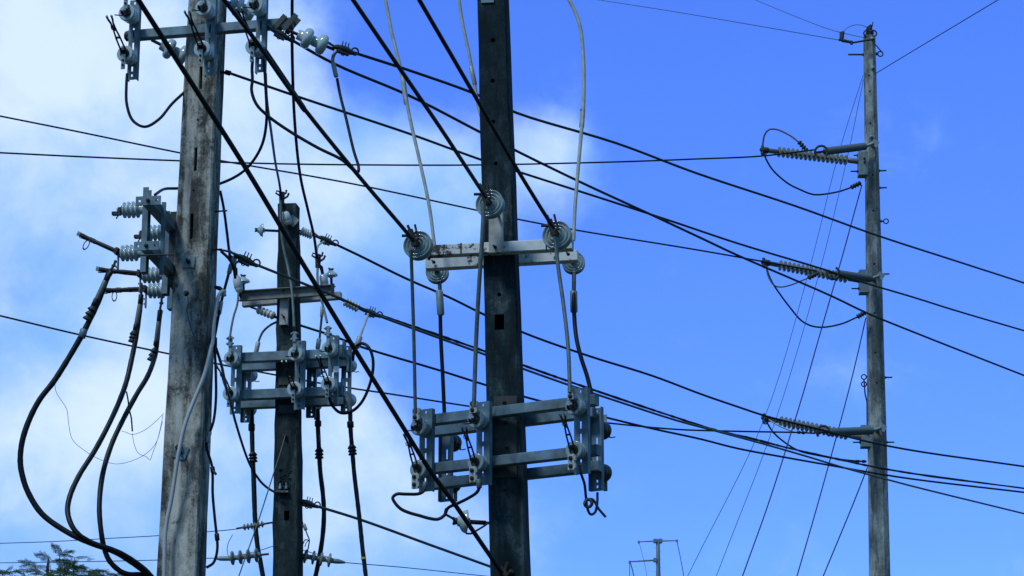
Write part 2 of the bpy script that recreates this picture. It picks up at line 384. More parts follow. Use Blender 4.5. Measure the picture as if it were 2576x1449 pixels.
# ------------------------------------------------------------------ poles
class Pole: pass
def make_pole(label, x0, y0, x1, y1, Y, w_fun, yaw, m, top=None, chamfer=.018, seg=30, jit=.003, holes=(), nch=1, slope_y=0.):
    """centre line through photo points (x0,y0) low and (x1,y1) high at distance Y; top = photo y of the tip or None"""
    p = Pole(); a, c = at(x0, y0, Y), at(x1, y1, Y)
    p.dir = (c - a) / (c.z - a.z); p.base = a - p.dir * a.z; p.Y = Y; p.yaw = yaw; p.w = w_fun
    ztop = at(x1, top, Y).z if top is not None else c.z + 1.2
    p.ztop = ztop
    p.root = thing('utility_pole', p.base, label, 'utility pole', 'concrete poles', rz=yaw)
    rot = Matrix.Rotation(yaw, 3, 'Z'); p.rot = rot
    rnd = random.Random(int(x0))
    b = MB(); vv = []; N = seg
    for i in range(N + 1):
        z = -.4 + (ztop + .4) * i / N
        hw = w_fun(z) / 2; ch = min(chamfer, hw * .58)
        prof = [(-hw + ch, -hw), (hw - ch, -hw), (hw, -hw + ch), (hw, hw - ch), (hw - ch, hw), (-hw + ch, hw), (-hw, hw - ch), (-hw, -hw + ch)]
        for (x, y) in prof:
            q = p.base + p.dir * z + rot @ Vector((x + rnd.uniform(-jit, jit), y + rnd.uniform(-jit, jit), 0)); vv.append(q)
    b.add(vv, [(i * 8 + j, i * 8 + (j + 1) % 8, (i + 1) * 8 + (j + 1) % 8, (i + 1) * 8 + j) for i in range(N) for j in range(8)]
          + [tuple(range(7, -1, -1)), tuple(range(N * 8, N * 8 + 8))])
    sh = b.build('shaft', m, p.root)
    if holes:
        cb = MB()
        for (hx, hy, wpx, hpx, shape) in holes:
            f = p.face(hx, hy) if False else pole_face(p, hx, hy)
            s = mpp(hy, Y); nrm = rot @ Vector((0, -1, 0)); ux = rot @ Vector((1, 0, 0))
            if shape == 'round': cb.lathe(f + nrm * .05, -nrm, [(0, wpx / 2 * s), (.22, wpx / 2 * s * .95)], 12)
            else:
                M = Matrix.Translation(f) @ rot.to_4x4()
                cb.cbox((0, .08, 0), (wpx * s, .26, hpx * s), M)
        cut = cb.build('cutter', m)
        md = sh.modifiers.new('cut', 'BOOLEAN'); md.operation = 'DIFFERENCE'; md.solver = 'EXACT'; md.object = cut
        Mi = wmat(p.root).inverted()
        cut.data.transform(Matrix.Identity(4))
        bpy.context.view_layer.update()
        ev = sh.evaluated_get(bpy.context.evaluated_depsgraph_get())
        nm = bpy.data.meshes.new_from_object(ev); sh.modifiers.clear(); old = sh.data; sh.data = nm; nm.name = 'shaft'
        bpy.data.objects.remove(cut); bpy.data.meshes.remove(old)
    p.shaft = sh
    return p
def pole_face(p, x, y):
    """point of the pole's front face seen at photo point (x, y)"""
    Yc = p.Y
    for _ in range(6):
        q = at(x, y, Yc); c = p.base + p.dir * q.z; hw = p.w(q.z) / 2
        n = p.rot @ Vector((0, -1, 0)); d = (q - c).dot(n) - hw
        Yc -= d * n.y if abs(n.y) > .2 else 0
    return at(x, y, Yc)
def lin(z0, w0, z1, w1): return lambda z: w0 + (w1 - w0) * (z - z0) / (z1 - z0)

zA0, zA1 = at(456, 1449, 24).z, at(518, 100, 24).z
holesA = [(498, 301, 7, 7, 'round'), (492, 400, 8, 62, 'box'), (482, 569, 8, 66, 'box'), (487, 479, 6, 6, 'round'), (457, 488, 4, 4, 'round'),
          (468, 738, 16, 16, 'round'), (505, 195, 8, 60, 'box')]
A = make_pole('pale grey square concrete pole with long dark slots, leftmost in the picture', 456, 1449, 518, 100, 24, lin(zA0, .374, zA1, .318), R(-7), 'concrete_grey', holes=holesA)
zB0, zB1 = at(1285, 1449, 25).z, at(1241, 0, 25).z
holesB = [(1240, 101, 13, 13, 'round'), (1239, 203, 12, 12, 'round'), (1240, 306, 12, 12, 'round'), (1247, 411, 11, 11, 'round'), (1256, 741, 11, 11, 'round'), (1256, 810, 24, 40, 'box')]
B = make_pole('black weathered concrete pole with a row of bolt holes, thickest and in the middle', 1285, 1449, 1241, 0, 25, lin(zB0, .353, zB1, .292), R(-8), 'concrete_black', holes=holesB)
zC0, zC1 = at(724, 1440, 30).z, at(727, 520, 30).z
holesC = [(721, 1297, 13, 25, 'box'), (722, 600, 5, 12, 'box'), (724, 727, 4, 4, 'round'), (722, 948, 6, 6, 'round')]
Cp = make_pole('shorter dark brown concrete pole with crumbling edges, standing behind the leftmost pole', 724, 1440, 727, 520, 30, lin(zC0, .312, zC1, .225), R(-6), 'concrete_brown', top=518, holes=holesC, jit=.008, seg=60)
zD0, zD1 = at(2213, 1449, 52).z, at(2187, 95, 52).z
holesD = [(2190, 400 - 90, 5, 6, 'round'), (2196, 440, 5, 5, 'round'), (2197, 530, 6, 6, 'round'), (2199, 664, 6, 6, 'round'), (2200, 787, 5, 5, 'round'), (2202, 887, 5, 5, 'round'), (2206, 963, 5, 5, 'round'), (2186, 190, 5, 6, 'round'), (2188, 230, 5, 6, 'round')]
D = make_pole('tall slim pale concrete pole on the right with three long ribbed insulators', 2213, 1449, 2187, 95, 52, lin(zD0, .415, zD1, .245), R(-4), 'concrete_pale', top=92, holes=holesD, chamfer=.115, jit=.002)

# ---- pole A fittings: crossarm, side arms for the switches, washer plates
gA = R(-9)
def arm(root, p0, p1, wd, ht, m='galvanised', name='crossarm'):
    b = MB(); b.beam(p0, p1, wd, ht); return b.build(name, m, root)
armA0, armA1 = at(324, 91, 23.86), at(738, 58, 23.62)
xa = arm(A.root, armA0, armA1, .09, .092)
b = MB()
for t, sgn in ((.925, 1), (.992, 1)):
    c = armA0.lerp(armA1, t); M = Matrix.Translation(c) @ Matrix.Rotation(gA, 4, 'Z') @ Matrix.Rotation(R(40), 4, 'Y')
    b.cbox((0, -.055, -.01), (.05, .012, .19), M); b.cbox((0, .055, -.01), (.05, .012, .19), M)
b.build('arm_bracket', 'galvanised_dark', A.root)
for t in (.17, .55): b = MB(); b.bolt(armA0.lerp(armA1, t) + Vector((0, 0, .045)), Vector((0, 0, 1)), .014, .03); b.build('arm_bolt', 'iron', A.root)
b = MB(); b.lathe(armA0 + (armA1 - armA0).normalized() * .004, armA0 - armA1, [(0, .052), (.03, .050), (.045, .03)], 12); b.build('arm_cap', 'iron', A.root)
E1 = at(374, 506, 23.12); zU = E1.z; zL = zU - .435
def on_level(x, Y, z):
    for y in range(0, 3000, 2):
        if at(x, y, Y).z < z: return at(x, y, Y)
nearU = Vector((E1.x, 23.12, zU)); poleL = at(423, 650, 23.83); 
dirS = Vector((poleL.x - E1.x, 23.83 - 23.12, 0)); dirS.normalize()
for z in (zU, zL):
    p0 = Vector((nearU.x, nearU.y, z)); p1 = p0 + dirS * 1.25
    arm(A.root, p0, p1, .10, .10, 'galvanised', 'side_arm')
    b = MB(); M = Matrix.Translation(p0 - dirS * .012) @ Matrix.Rotation(math.atan2(-dirS.x, dirS.y), 4, 'Z')
    xs = [-.118, -.095, -.07, -.012, .012, .07, .095, .118]; zs = [-.043, -.012, .012, .043]
    b.grid(xs, zs, lambda i, j: not (j == 1 and i in (1, 5)), -.008, .008)
    b.v = [M @ q for q in b.v]
    b.build('end_plate', 'galvanised', A.root)
    b = MB(); b.bolt(p0 - dirS * .02, -dirS, .02, .03); b.build('plate_bolt', 'iron', A.root)
b = MB()                                    # hanger straps between the side arms
for t in (.30,):
    q = nearU + dirS * t + (dirS.cross(Vector((0, 0, 1)))).normalized() * .06
    b.box((-.02, -.015, -.62), (.02, .015, .08), Matrix.Translation(q))
b.build('arm_strap', 'galvanised', A.root)
b = MB(); q = at(372, 787, 23.2); b.tube([at(316, 789, 23.0) + Vector((.1, 0, .55)), at(316, 789, 23.0) + Vector((.42, 0, .56))], .008, 6); b.build('arm_rod', 'galvanised_dark', A.root)
# mounting plate that ties the side arms to the pole flank
b = MB(); q = A.base + A.dir * ((zU + zL) / 2) + A.rot @ Vector((-A.w(zU) / 2 - .03, -.02, 0)); b.box((-.03, -.12, -.36), (.03, .12, .36), Matrix.Translation(q) @ Matrix.Rotation(A.yaw, 4, 'Z')); b.build('arm_mount', 'galvanised_dark', A.root)
def washer(p, x, y, s, rotd, m='galvanised_pale', tail=.06):
    f = pole_face(p, x, y); n = p.rot @ Vector((0, -1, 0))
    M = Matrix.Translation(f) @ p.rot.to_4x4() @ Matrix.Rotation(R(rotd), 4, 'Y')
    b = MB(); b.box((-s / 2, -.014, -s / 2), (s / 2, .002, s / 2), M); o = b.build('washer_plate', m, p.root)
    b = MB(); b.bolt(f + n * .014, n, .022, .03, tail); b.build('bolt', 'iron', o)
washer(A, 475, 659, .115, 2)
washer(A, 455, 1138, .125, 20, 'galvanised')
b = MB(); f = pole_face(A, 451, 1127); b.torus(f + Vector((0, -.03, 0)), Vector((0, .3, 1)), .03, .007); b.build('cable_clip', 'iron', A.root)
for (x, y, L_) in ((546, 533, .09), (543, 629, .05), (569, 182, .04)):     # studs on the flank
    q = at(x, y, 23.98); b = MB(); b.bolt(q + Vector((-.05, 0, 0)), Vector((1, -.1, .05)), .016, .06, L_); b.build('side_bolt', 'iron', A.root)
b = MB(); q = at(548, 720, 23.95); b.tube([at(541, 722, 24.0), at(552, 725, 23.98), at(563, 733, 23.98)], [.016, .022, .014], 8); b.build('side_stud', 'iron', A.root)

# ---- pole B fittings
def ribbed_arm(root, p0, p1, wd, ht, m):
    b = MB(); b.beam(p0, p1, wd, ht); return b.build('crossarm', m, root)
uB0, uB1 = at(1074, 634, 24.86), at(1441, 616, 24.61)
ribbed_arm(B.root, uB0, uB1, .11, .108, 'white_paint')
vB0, vB1 = at(1073, 667, 25.37), at(1454, 645, 25.12)
ribbed_arm(B.root, vB0, vB1, .11, .108, 'white_paint')
b = MB()
for (x, y) in ((1163, 627), (1377, 610)):
    t = (x - 1074) / (1441 - 1074); c = uB0.lerp(uB1, t); M = Matrix.Translation(c) @ Matrix.Rotation(R(-10), 4, 'Z')
    b.box((-.006, -.062, -.05), (.006, -.05, .058), M)
b.build('arm_seam', 'rusty_iron', B.root)
pq = at(1247, 622, 24.62); M = Matrix.Translation(pq) @ Matrix.Rotation(R(-8), 4, 'Z')
b = MB(); zt = at(1247, 505, 24.62).z - pq.z
b.box((-.067, -.012, -.055), (.067, .0, zt), M); b.box((-.067, 0, -.055), (-.055, .07, zt), M); b.box((.055, 0, -.055), (.067, .07, zt), M)
b.build('pole_top_bracket', 'white_paint_clean', B.root)
for (x, y, Yb) in ((1246, 622, 24.60), (1092, 660, 25.28), (1430, 640, 25.04)):
    b = MB(); q = at(x, y, Yb); b.bolt(q, Vector((-.25, -1, -.05)), .018, .03, .05); b.build('bolt', 'iron', B.root)
fB = R(-28); fx = Vector((math.cos(fB), math.sin(fB), 0)); fy = Vector((-fx.y, fx.x, 0))     # frame axes
def frame_arm(cx, cy, Y, l0, l1, root, ax, wd=.10, ht=.10):
    c = at(cx, cy, Y); return arm(root, c + ax * l0, c + ax * l1, wd, ht, 'galvanised', 'frame_arm')
for (cy, Y, l0, l1) in ((1036, 24.70, -.92, 1.02), (1160, 24.70, -.90, 1.04), (1066, 25.30, -.78, 1.02), (1200, 25.30, -.78, 1.08)):
    frame_arm(1262, cy, Y, l0, l1, B.root, fx)
b = MB(); f = pole_face(B, 1272, 1010); M = Matrix.Translation(f) @ B.rot.to_4x4()
b.box((-.115, -.02, -.06), (.115, 0, .05), M); f2 = pole_face(B, 1272, 1120); M2 = Matrix.Translation(f2) @ B.rot.to_4x4()
b.box((-.13, -.016, -.32), (.11, 0, .24), M2); b.box((-.13, -.05, -.32), (-.118, -.016, .24), M2)
b.build('mount_plate', 'galvanised_dark', B.root)
for (x, y) in ((1268, 1013), (1272, 1065), (1275, 1125), (1270, 1230)):
    b = MB(); b.bolt(pole_face(B, x, y) + Vector((0, -.016, 0)), Vector((0, -1, 0)), .02, .04); b.build('bolt', 'iron', B.root)
b = MB(); f = pole_face(B, 1227, 3); M = Matrix.Translation(f) @ B.rot.to_4x4(); b.box((-.065, -.015, -.02), (.065, 0, .12), M); b.build('washer_plate', 'galvanised', B.root)

# ---- pole C fittings
uC0, uC1 = at(603, 746, 29.86), at(841, 730, 29.64)
b = MB(); ax = (uC1 - uC0).normalized(); sd = ax.cross(Vector((0, 0, 1))).normalized(); L = (uC1 - uC0).length
M = Matrix.Translation(uC0) @ Matrix((ax, -sd, Vector((0, 0, 1)))).transposed().to_4x4()
b.box((0, -.05, .052), (L, .06, .062), M); b.box((0, -.004, -.062), (L, .006, .052), M); b.box((0, -.045, -.062), (L, -.004, -.052), M)
b.build('crossarm', 'arm_grey', Cp.root)
uC2, uC3 = at(611, 764, 30.36), at(858, 744, 30.10)
b = MB(); b.beam(uC2, uC3, .09, .085); b.build('crossarm', 'white_paint_clean', Cp.root)
b = MB(); M = Matrix.Translation(uC1) @ Matrix.Rotation(R(-9), 4, 'Z'); b.box((-.03, -.055, -.075), (.012, -.045, .066), M); b.build('arm_end_plate', 'galvanised_dark', Cp.root)
f = pole_face(Cp, 718, 778); M = Matrix.Translation(f) @ Cp.rot.to_4x4()
b = MB(); b.box((-.052, -.085, -.21), (.046, -.072, .215), M); b.box((-.052, -.072, -.21), (-.042, .0, .215), M); b.box((.036, -.072, -.21), (.046, 0, .215), M); b.build('arm_strut', 'white_paint_clean', Cp.root)
for (x, y) in ((717, 741), (716, 803)):
    b = MB(); b.bolt(pole_face(Cp, x, y) + Vector((0, -.085, 0)), Vector((-.3, -1, .2)), .014, .03, .05); b.build('bolt', 'iron', Cp.root)
gx = Vector((math.cos(R(-9)), math.sin(R(-9)), 0))
for (cy, Y, l0, l1) in ((896, 29.76, -.66, .68), (990, 29.76, -.68, .66), (918, 30.24, -.60, .70), (1013, 30.24, -.60, .66)):
    frame_arm(728, cy, Y, l0, l1, Cp.root, gx, .10, .112)
for (x, y, Y) in ((866, 880, 29.62), (862, 975, 29.62), (877, 915, 30.1)):
    b = MB(); q = at(x, y, Y); M = Matrix.Translation(q) @ Matrix.Rotation(R(-9), 4, 'Z')
    b.cbox((0, 0, 0), (.02, .12, .20), M); b.cbox((-.045, .06, 0), (.07, .012, .16), M)
    b.build('arm_bracket', 'galvanised', Cp.root)
for (x, y) in ((728, 880), (722, 958), (722, 1030)):
    b = MB(); f = pole_face(Cp, x, y); M = Matrix.Translation(f) @ Cp.rot.to_4x4(); b.box((-.10, -.014, -.05), (.10, 0, .05), M)
    b.build('mount_plate', 'galvanised_dark', Cp.root)
b = MB(); f = pole_face(Cp, 716, 1236)
M = Matrix.Translation(f) @ Cp.rot.to_4x4(); b.box((-.12, -.05, -.022), (.05, -.008, .0), M); b.bolt(f + Vector((-.05, -.03, .02)), Vector((0, 0, 1)), .02, .07); b.bolt(f + Vector((.02, -.03, .02)), Vector((0, 0, 1)), .02, .08)
b.build('ground_clamp', 'galvanised', Cp.root)
b = MB(); f = pole_face(Cp, 717, 1098); b.bolt(f, Vector((0, -1, 0)), .03, .05); b.build('guy_eye', 'rusty_iron', Cp.root)
# crumbled concrete scar above the clamp
b = MB(); rn = random.Random(3)
for i in range(60):
    x = 712 + rn.gauss(0, 9); y = 1215 + rn.gauss(0, 16); f = pole_face(Cp, x, y); s_ = rn.uniform(.006, .018)
    b.lathe(f + Vector((0, -.001, 0)), Vector((rn.uniform(-.5, .5), -1, rn.uniform(-.5, .5))), [(0, s_), (s_ * .7, s_ * .7), (s_, s_ * .2)], 5)
b.build('concrete_scar', 'concrete_brown', Cp.root)
b = MB(); f = pole_face(Cp, 738, 557); M = Matrix.Translation(f) @ Cp.rot.to_4x4() @ Matrix.Rotation(R(40), 4, 'Y'); b.box((-.055, -.03, -.055), (.055, -.016, .055), M); b.build('top_bracket', 'white_paint_clean', Cp.root)

# ------------------------------------------------------------------ disconnect switches
INS = [(0, .050), (.018, .050), (.022, .046), (.040, .050), (.050, .076), (.062, .080), (.070, .058), (.084, .052), (.093, .077), (.105, .080), (.113, .058),
       (.127, .052), (.136, .076), (.148, .079), (.156, .056), (.170, .052), (.178, .074), (.190, .076), (.198, .056)]
INS_SMOOTH = [(0, .052), (.02, .056), (.03, .064), (.05, .070), (.058, .066), (.07, .073), (.085, .075), (.093, .070), (.105, .077), (.12, .079), (.128, .074), (.14, .081), (.175, .083), (.187, .082), (.190, .076), (.186, .050)]
def make_switch(kind, loc, rz, label, group, width, alpha, up, dn, ins=INS_SMOOTH, pm='porcelain_grey', height=.82, bs=1., cap='iron'):
    t = thing('disconnect_switch', loc, label, 'disconnect switch', group, rz)
    h = height / 2; hw = width / 2; sl = .007
    b = MB(); zs = [-h, -h + .03, -h + .055, -h + .085, -h + .135, -.14, -.03, .02, .12, h - .10, h - .06, h - .045, h - .02, h]
    xs = [-hw, -sl * 1.3, sl * 1.3, hw]
    b.grid(xs, zs, lambda i, j: not (i == 1 and j in (1, 3, 5, 7, 11)), -.055, -.049)
    b.box((hw - .006, -.049, -h), (hw, -.001, h)); b.box((-hw, -.049, -h), (-hw + .006, -.001, h))
    b.build('base_channel', 'galvanised', t, world=False)
    for z in (.21, -.21):
        b = MB(); b.lathe(Vector((0, -.055, z)), Vector((0, -1, 0)), ins, 24)
        io = b.build('insulator', pm, t, world=False)
        b = MB(); e = -.055 - ins[-1][0]; b.lathe(Vector((0, e + .004, z)), Vector((0, -1, 0)), [(0, .046), (.016, .046), (.018, .030), (.030, .028)], 16); b.build('cap', cap, io, world=False)
    e = -.055 - ins[-1][0] - .03
    # upper jaw: two contact fingers, guide horns and load hook
    b = MB(); z = .21
    b.cbox((0, e - .005, z - .01), (.034, .03, .075)); b.cbox((-.016, e - .045, z - .03), (.006, .06, .035)); b.cbox((.016, e - .045, z - .03), (.006, .06, .035))
    b.tube([Vector((-.012, e - .02, z - .05)), Vector((-.05, e - .05, z - .055)), Vector((-.085, e - .055, z - .05))], .006, 6)
    b.tube([Vector((.012, e - .02, z - .05)), Vector((.05, e - .05, z - .055)), Vector((.075, e - .055, z - .042))], .006, 6)
    b.build('contact_jaw', 'iron', t, world=False)
    b = MB(); b.cbox((0, e - .024, z + .008), (.028, .014, .02)); b.build('bare_contact', 'bare_contact', t, world=False)
    b = MB(); b.cbox((0, e - .012, -.165), (.034, .03, .02)); b.build('bare_contact', 'bare_contact', t, world=False)
    def pad(sgn, style):
        z0 = sgn * .21
        if style == 'strip':
            b = MB(); b.box((-.02, e - .004, z0 + sgn * .02 if sgn > 0 else z0 - .17), (.02, e + .006, z0 + .17 if sgn > 0 else z0 - .02))
            o = b.build('terminal_pad', 'galvanised_pale', t, world=False)
            for q in (.08, .13):
                b = MB(); b.bolt(Vector((0, e - .004, z0 + sgn * q)), Vector((0, -1, 0)), .012, .016); b.build('bolt', 'iron', o, world=False)
        elif style == 'grip':
            b = MB(); b.box((-.018, e - .006, z0 + .01), (.018, e + .006, z0 + .15)); o = b.build('terminal_pad', 'galvanised_pale', t, world=False)
            b = MB(); b.box((-.020, e - .02, z0 + .13), (.020, e + .02, z0 + .25))
            for q in (.16, .225):
                b.lathe(Vector((-.048, e - .012, z0 + q)), Vector((1, 0, 0)), [(0, .008), (.012, .010), (.014, .018), (.03, .018), (.031, .008), (.065, .008), (.066, .018), (.082, .018), (.084, .010), (.096, .008)], 8)
            b.build('wire_grip', 'galvanised_pale', o, world=False)
        elif style == 'block':
            b = MB(); za, zb = (z0 + .05, z0 + .17) if sgn > 0 else (z0 - .20, z0 - .05)
            b.box((-.038, e - .02, za), (.030, e + .01, zb))
            for q in (.25, .75): b.box((.030, e - .02, za + (zb - za) * q - .022), (.044, e + .006, za + (zb - za) * q + .022))
            o = b.build('terminal_block', 'pale_connector', t, world=False)
            for q in (.25, .75):
                b = MB(); b.bolt(Vector((-.006, e - .02, za + (zb - za) * q)), Vector((0, -1, 0)), .022, .024); b.build('bolt', 'iron', o, world=False)
            b = MB(); b.box((-.014, e - .004, min(z0, z0 + sgn * .06)), (.014, e + .006, max(z0, z0 + sgn * .06))); b.build('terminal_link', 'rusty_iron', t, world=False)
    if up: pad(1, up)
    if dn: pad(-1, dn)
    if alpha is not None:
        b = MB(); L = .40
        for sx in (-1, 1):
            b.tube([Vector((sx * .024, 0, 0)), Vector((sx * .022, 0, L * .35)), Vector((sx * .013, 0, L * .62)), Vector((sx * .012, 0, L * .82)), Vector((sx * .022, 0, L * .93)), Vector((sx * .024, 0, L + .02))], [.009, .009, .009, .010, .011, .008], 6)
        b.cbox((0, 0, L * .38), (.05, .016, .018)); b.cbox((0, 0, L * .66), (.034, .02, .05)); b.cbox((0, 0, .0), (.06, .03, .03))
        b.torus(Vector((0, -.03, L * .76)), Vector((1, 0, 0)), .024, .004)
        bo = b.build('blade', 'iron', t, world=False); bo.location = (0, e - .012, -.19); bo.rotation_euler = (alpha, 0, 0); bo.scale = (1, 1, bs)
        for sx in (-1, 1):
            b = MB(); b.cbox((sx * .024, 0, L + .005), (.015, .02, .03)); b.build('blade_tip', 'bare_contact', bo, world=False)
    return t

gtop = 'open disconnect switches along the top crossarm of the leftmost pole'
sA = []
SA = [(341, 105, 23.78, 'open switch at the far left end of the top crossarm, looped black cable hanging below'),
      (533, 93, 23.69, 'open switch bolted to the top crossarm right in front of the pale leftmost pole'),
      (661, 86, 23.62, 'open switch on the top crossarm between the pale pole and its right end bracket')]
s0 = make_switch('a', at(*SA[0][:3]), R(-15), SA[0][3], gtop, .100, R(60), 'strip', 'strip')
for (x, y, Y, lb) in SA[1:]: dup(s0, at(x, y, Y), R(-15), lb)

gside = 'ribbed open switches on the left flank of the leftmost pole'
aS = math.atan2(-dirS.x, dirS.y)
zM = (zU + zL) / 2
def side_pos(t): return Vector((nearU.x, nearU.y, zM)) + dirS * t + Vector((-dirS.y, dirS.x, 0)) * .05
def side_Y(Y): return (Y - nearU.y) / dirS.y
sS = make_switch('s', side_pos(side_Y(23.33)), aS - R(90), 'nearest ribbed switch left of the pale pole, its arm open and tilted up', gside, .10, R(62), None, 'strip', ins=INS)
dup(sS, side_pos(side_Y(24.06)), aS - R(90), 'middle ribbed switch left of the pale pole, its open arm nearly level')
dup(sS, Vector((at(440, 690, 24.6).x, 24.6, zM)), aS - R(90), 'ribbed switch half hidden by the pale pole, its open arm level and lowest')
for o, al in zip([c for c in bpy.data.objects if c.name.startswith('blade') and 'tip' not in c.name and c.parent and c.parent.get('group') == gside], (64, 82, 90)): o.rotation_euler = (R(al), 0, 0); o.scale = (1.5, 2.0, 1.0)

gC = 'disconnect switches on the steel frame of the short brown pole'
SC = [(596, 957, 29.80, 'front switch at the left end of the brown pole frame, dark cable passing over it'),
      (757, 946, 29.66, 'front switch on the brown pole frame just right of the pole'),
      (841, 933, 29.54, 'front switch at the right end of the brown pole frame, with a small white tag')]
s1 = make_switch('c', at(*SC[0][:3]), R(-13), SC[0][3], gC, .115, R(60), 'grip', 'strip', ins=[(a_, r_ * 1.05) for a_, r_ in INS_SMOOTH])
for (x, y, Y, lb) in SC[1:]: dup(s1, at(x, y, Y), R(-13), lb)
s2 = make_switch('cb', at(618, 976, 30.38), R(171), 'rear switch at the left end of the brown pole frame, facing away', gC, .115, None, None, 'strip')
dup(s2, at(783, 964, 30.22), R(171), 'rear switch on the brown pole frame between pole and right end, facing away')
dup(s2, at(870, 952, 30.12), R(171), 'rear switch at the right end of the brown pole frame, inside the black cable loop')

gB = 'disconnect switches on the steel frame of the black pole'
SB = [(1078, 1135, 25.02, 'front switch at the left end of the black pole frame, thick cable crossing it'),
      (1222, 1118, 24.68, 'front switch on the black pole frame against the left edge of the pole'),
      (1468, 1086, 24.10, 'front switch at the right end of the black pole frame')]
INSB = [(0, .06), (.03, .064), (.04, .080), (.06, .084), (.075, .070), (.09, .082), (.12, .090), (.138, .089), (.142, .080), (.138, .05)]
s3 = make_switch('b', at(*SB[0][:3]), R(-30), SB[0][3], gB, .145, R(32), 'block', 'block', ins=INSB, pm='porcelain_ringed', bs=.8, cap='rusty_iron')
for (x, y, Y, lb) in SB[1:]: dup(s3, at(x, y, Y), R(-30), lb)
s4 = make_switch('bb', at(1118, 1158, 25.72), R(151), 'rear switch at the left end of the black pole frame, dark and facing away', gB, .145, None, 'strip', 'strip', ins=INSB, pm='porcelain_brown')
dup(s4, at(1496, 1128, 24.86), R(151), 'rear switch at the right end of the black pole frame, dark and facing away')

# ------------------------------------------------------------------ insulators
def ringed(x, y, Y, px, axis, label, stub, clampm=True, flip=False):
    r = px / 2 * mpp(y, Y); c = at(x, y, Y)
    t = thing('ringed_insulator', c, label, 'insulator', 'ringed porcelain insulators on the white crossarms')
    b = MB(); k = r / .145
    prof = [(0, .028), (.004, .040), (.020, .043), (.022, .058), (.004, .062), (.000, .070), (.006, .076), (.022, .078), (.024, .094), (.006, .098), (.002, .106), (.008, .112), (.024, .114), (.026, .128), (.004, .134), (.0, .142), (.010, .146), (.030, .144),
            (.055, .118), (.075, .110), (.085, .138), (.10, .143), (.115, .138), (.135, .09), (.16, .07), (.20, .06), (.21, .05)]
    b.lathe(c, axis, [(u * k * .9, v * k) for u, v in prof], 32); b.build('porcelain', 'porcelain_ringed', t)
    b = MB(); b.lathe(c + axis * (-.01 if flip else .20 * k), -axis if flip else axis, [(0, .03), (.02, .03), (.02, .014), (stub, .014)], 10); b.build('mounting_stud', 'iron', t)
    if clampm:
        b = MB(); f = c - axis * .03
        b.lathe(c + axis * .01, -axis, [(0, .034), (.03, .034), (.045, .022), (.07, .020)], 12)
        up_ = Vector((-.30, 0, 1)).normalized(); sd_ = Vector((1, 0, .25)).normalized(); q = f - axis * .045 + Vector((-.02, 0, .03))
        b.tube([q - up_ * .08, q + up_ * .09], .028, 8)
        b.tube([q + up_ * .03 - sd_ * .10 + Vector((0, 0, .02)), q + up_ * .04 - sd_ * .05, q + up_ * .03], .014, 6)
        b.tube([q + up_ * .02, q + sd_ * .055 + up_ * .06, q + sd_ * .06 + up_ * .13], .012, 6)
        b.tube([q - up_ * .03, q + sd_ * .05 - up_ * .02, q + sd_ * .055 + up_ * .04], .012, 6)
        b.tube([q + up_ * .07, q + up_ * .14 - sd_ * .01], .014, 6)
        b.build('line_clamp', 'rusty_iron', t)
    return t
axB = Vector((math.sin(R(16)), math.cos(R(16)), -.10)).normalized()
ringed(1230, 510, 24.28, 72, axB, 'ringed insulator topmost, on the pale upright in front of the black pole', .20)
ringed(1049, 614, 24.50, 74, axB, 'ringed insulator at the left end of the front white crossarm', .20)
ringed(1399, 589, 24.26, 74, axB, 'ringed insulator at the right end of the front white crossarm', .20)
axBb = Vector((.12, 1, -.16)).normalized()
ringed(1099, 682, 25.70, 58, axBb, 'ringed insulator behind the left end of the rear white crossarm', .20, False, True)
ringed(1442, 658, 25.50, 58, axBb, 'ringed insulator behind the right end of the rear white crossarm', .20, False, True)

BELL = [(0, .046), (.01, .052), (.055, .055), (.06, .080), (.072, .096), (.09, .104), (.11, .106), (.128, .100), (.142, .086), (.147, .058), (.152, .046)]
def disc_string(name, a, b_, Y0, Y1, n, px, m, label, group, prof=BELL, end='iron', gap=1.0):
    p, q = at(a[0], a[1], Y0), at(b_[0], b_[1], Y1); ax = (q - p).normalized(); L = (q - p).length; r = px / 2 * mpp(a[1], Y0)
    t = thing(name, p, label, 'insulator', group); pr = max(v for _, v in prof); pl = prof[-1][0]; st = L / n
    for i in range(n):
        b = MB(); b.lathe(p + ax * st * i, ax, [(u / pl * st * gap, v / pr * r) for u, v in prof], 24); b.build('disc', m, t)
    b = MB(); b.tube([p - ax * .10, p + ax * (L + .08)], max(.012, r * .16), 8); b.build('core_rod', end, t)
    return t
gbell = 'two-bell porcelain strain insulators of the top crossarm'
disc_string('strain_insulator', (748, 86), (822, 117), 23.58, 23.66, 2, 54, 'porcelain_grey', 'two bell porcelain insulator right of the top crossarm, holding a cable', gbell)
disc_string('strain_insulator', (578, 8), (640, 33), 24.15, 24.25, 2, 54, 'porcelain_grey', 'two bell porcelain insulator at the top edge, just right of the pale pole', gbell)
disc_string('strain_insulator', (404, 112), (470, 145), 24.05, 24.15, 2, 54, 'porcelain_grey', 'two bell porcelain insulator under the top crossarm, left of the pale pole', gbell)
RIB = [(0, .040), (.15, .041), (.3, .050), (.5, .054), (.7, .051), (.85, .042), (1, .040)]
grib = 'white ribbed strain insulators of the short brown pole'
disc_string('ribbed_insulator', (757, 581), (786, 592), 30.02, 30.06, 5, 24, 'porcelain_white', 'white ribbed insulator at the right of the brown pole top', grib, RIB)
disc_string('ribbed_insulator', (648, 779), (690, 795), 30.35, 30.30, 5, 22, 'porcelain_white', 'white ribbed insulator under the left half of the brown pole crossarm', grib, RIB)
disc_string('ribbed_insulator', (866, 758), (902, 776), 30.05, 30.1, 5, 24, 'porcelain_white', 'white ribbed insulator past the right end of the brown pole crossarm', grib, RIB)
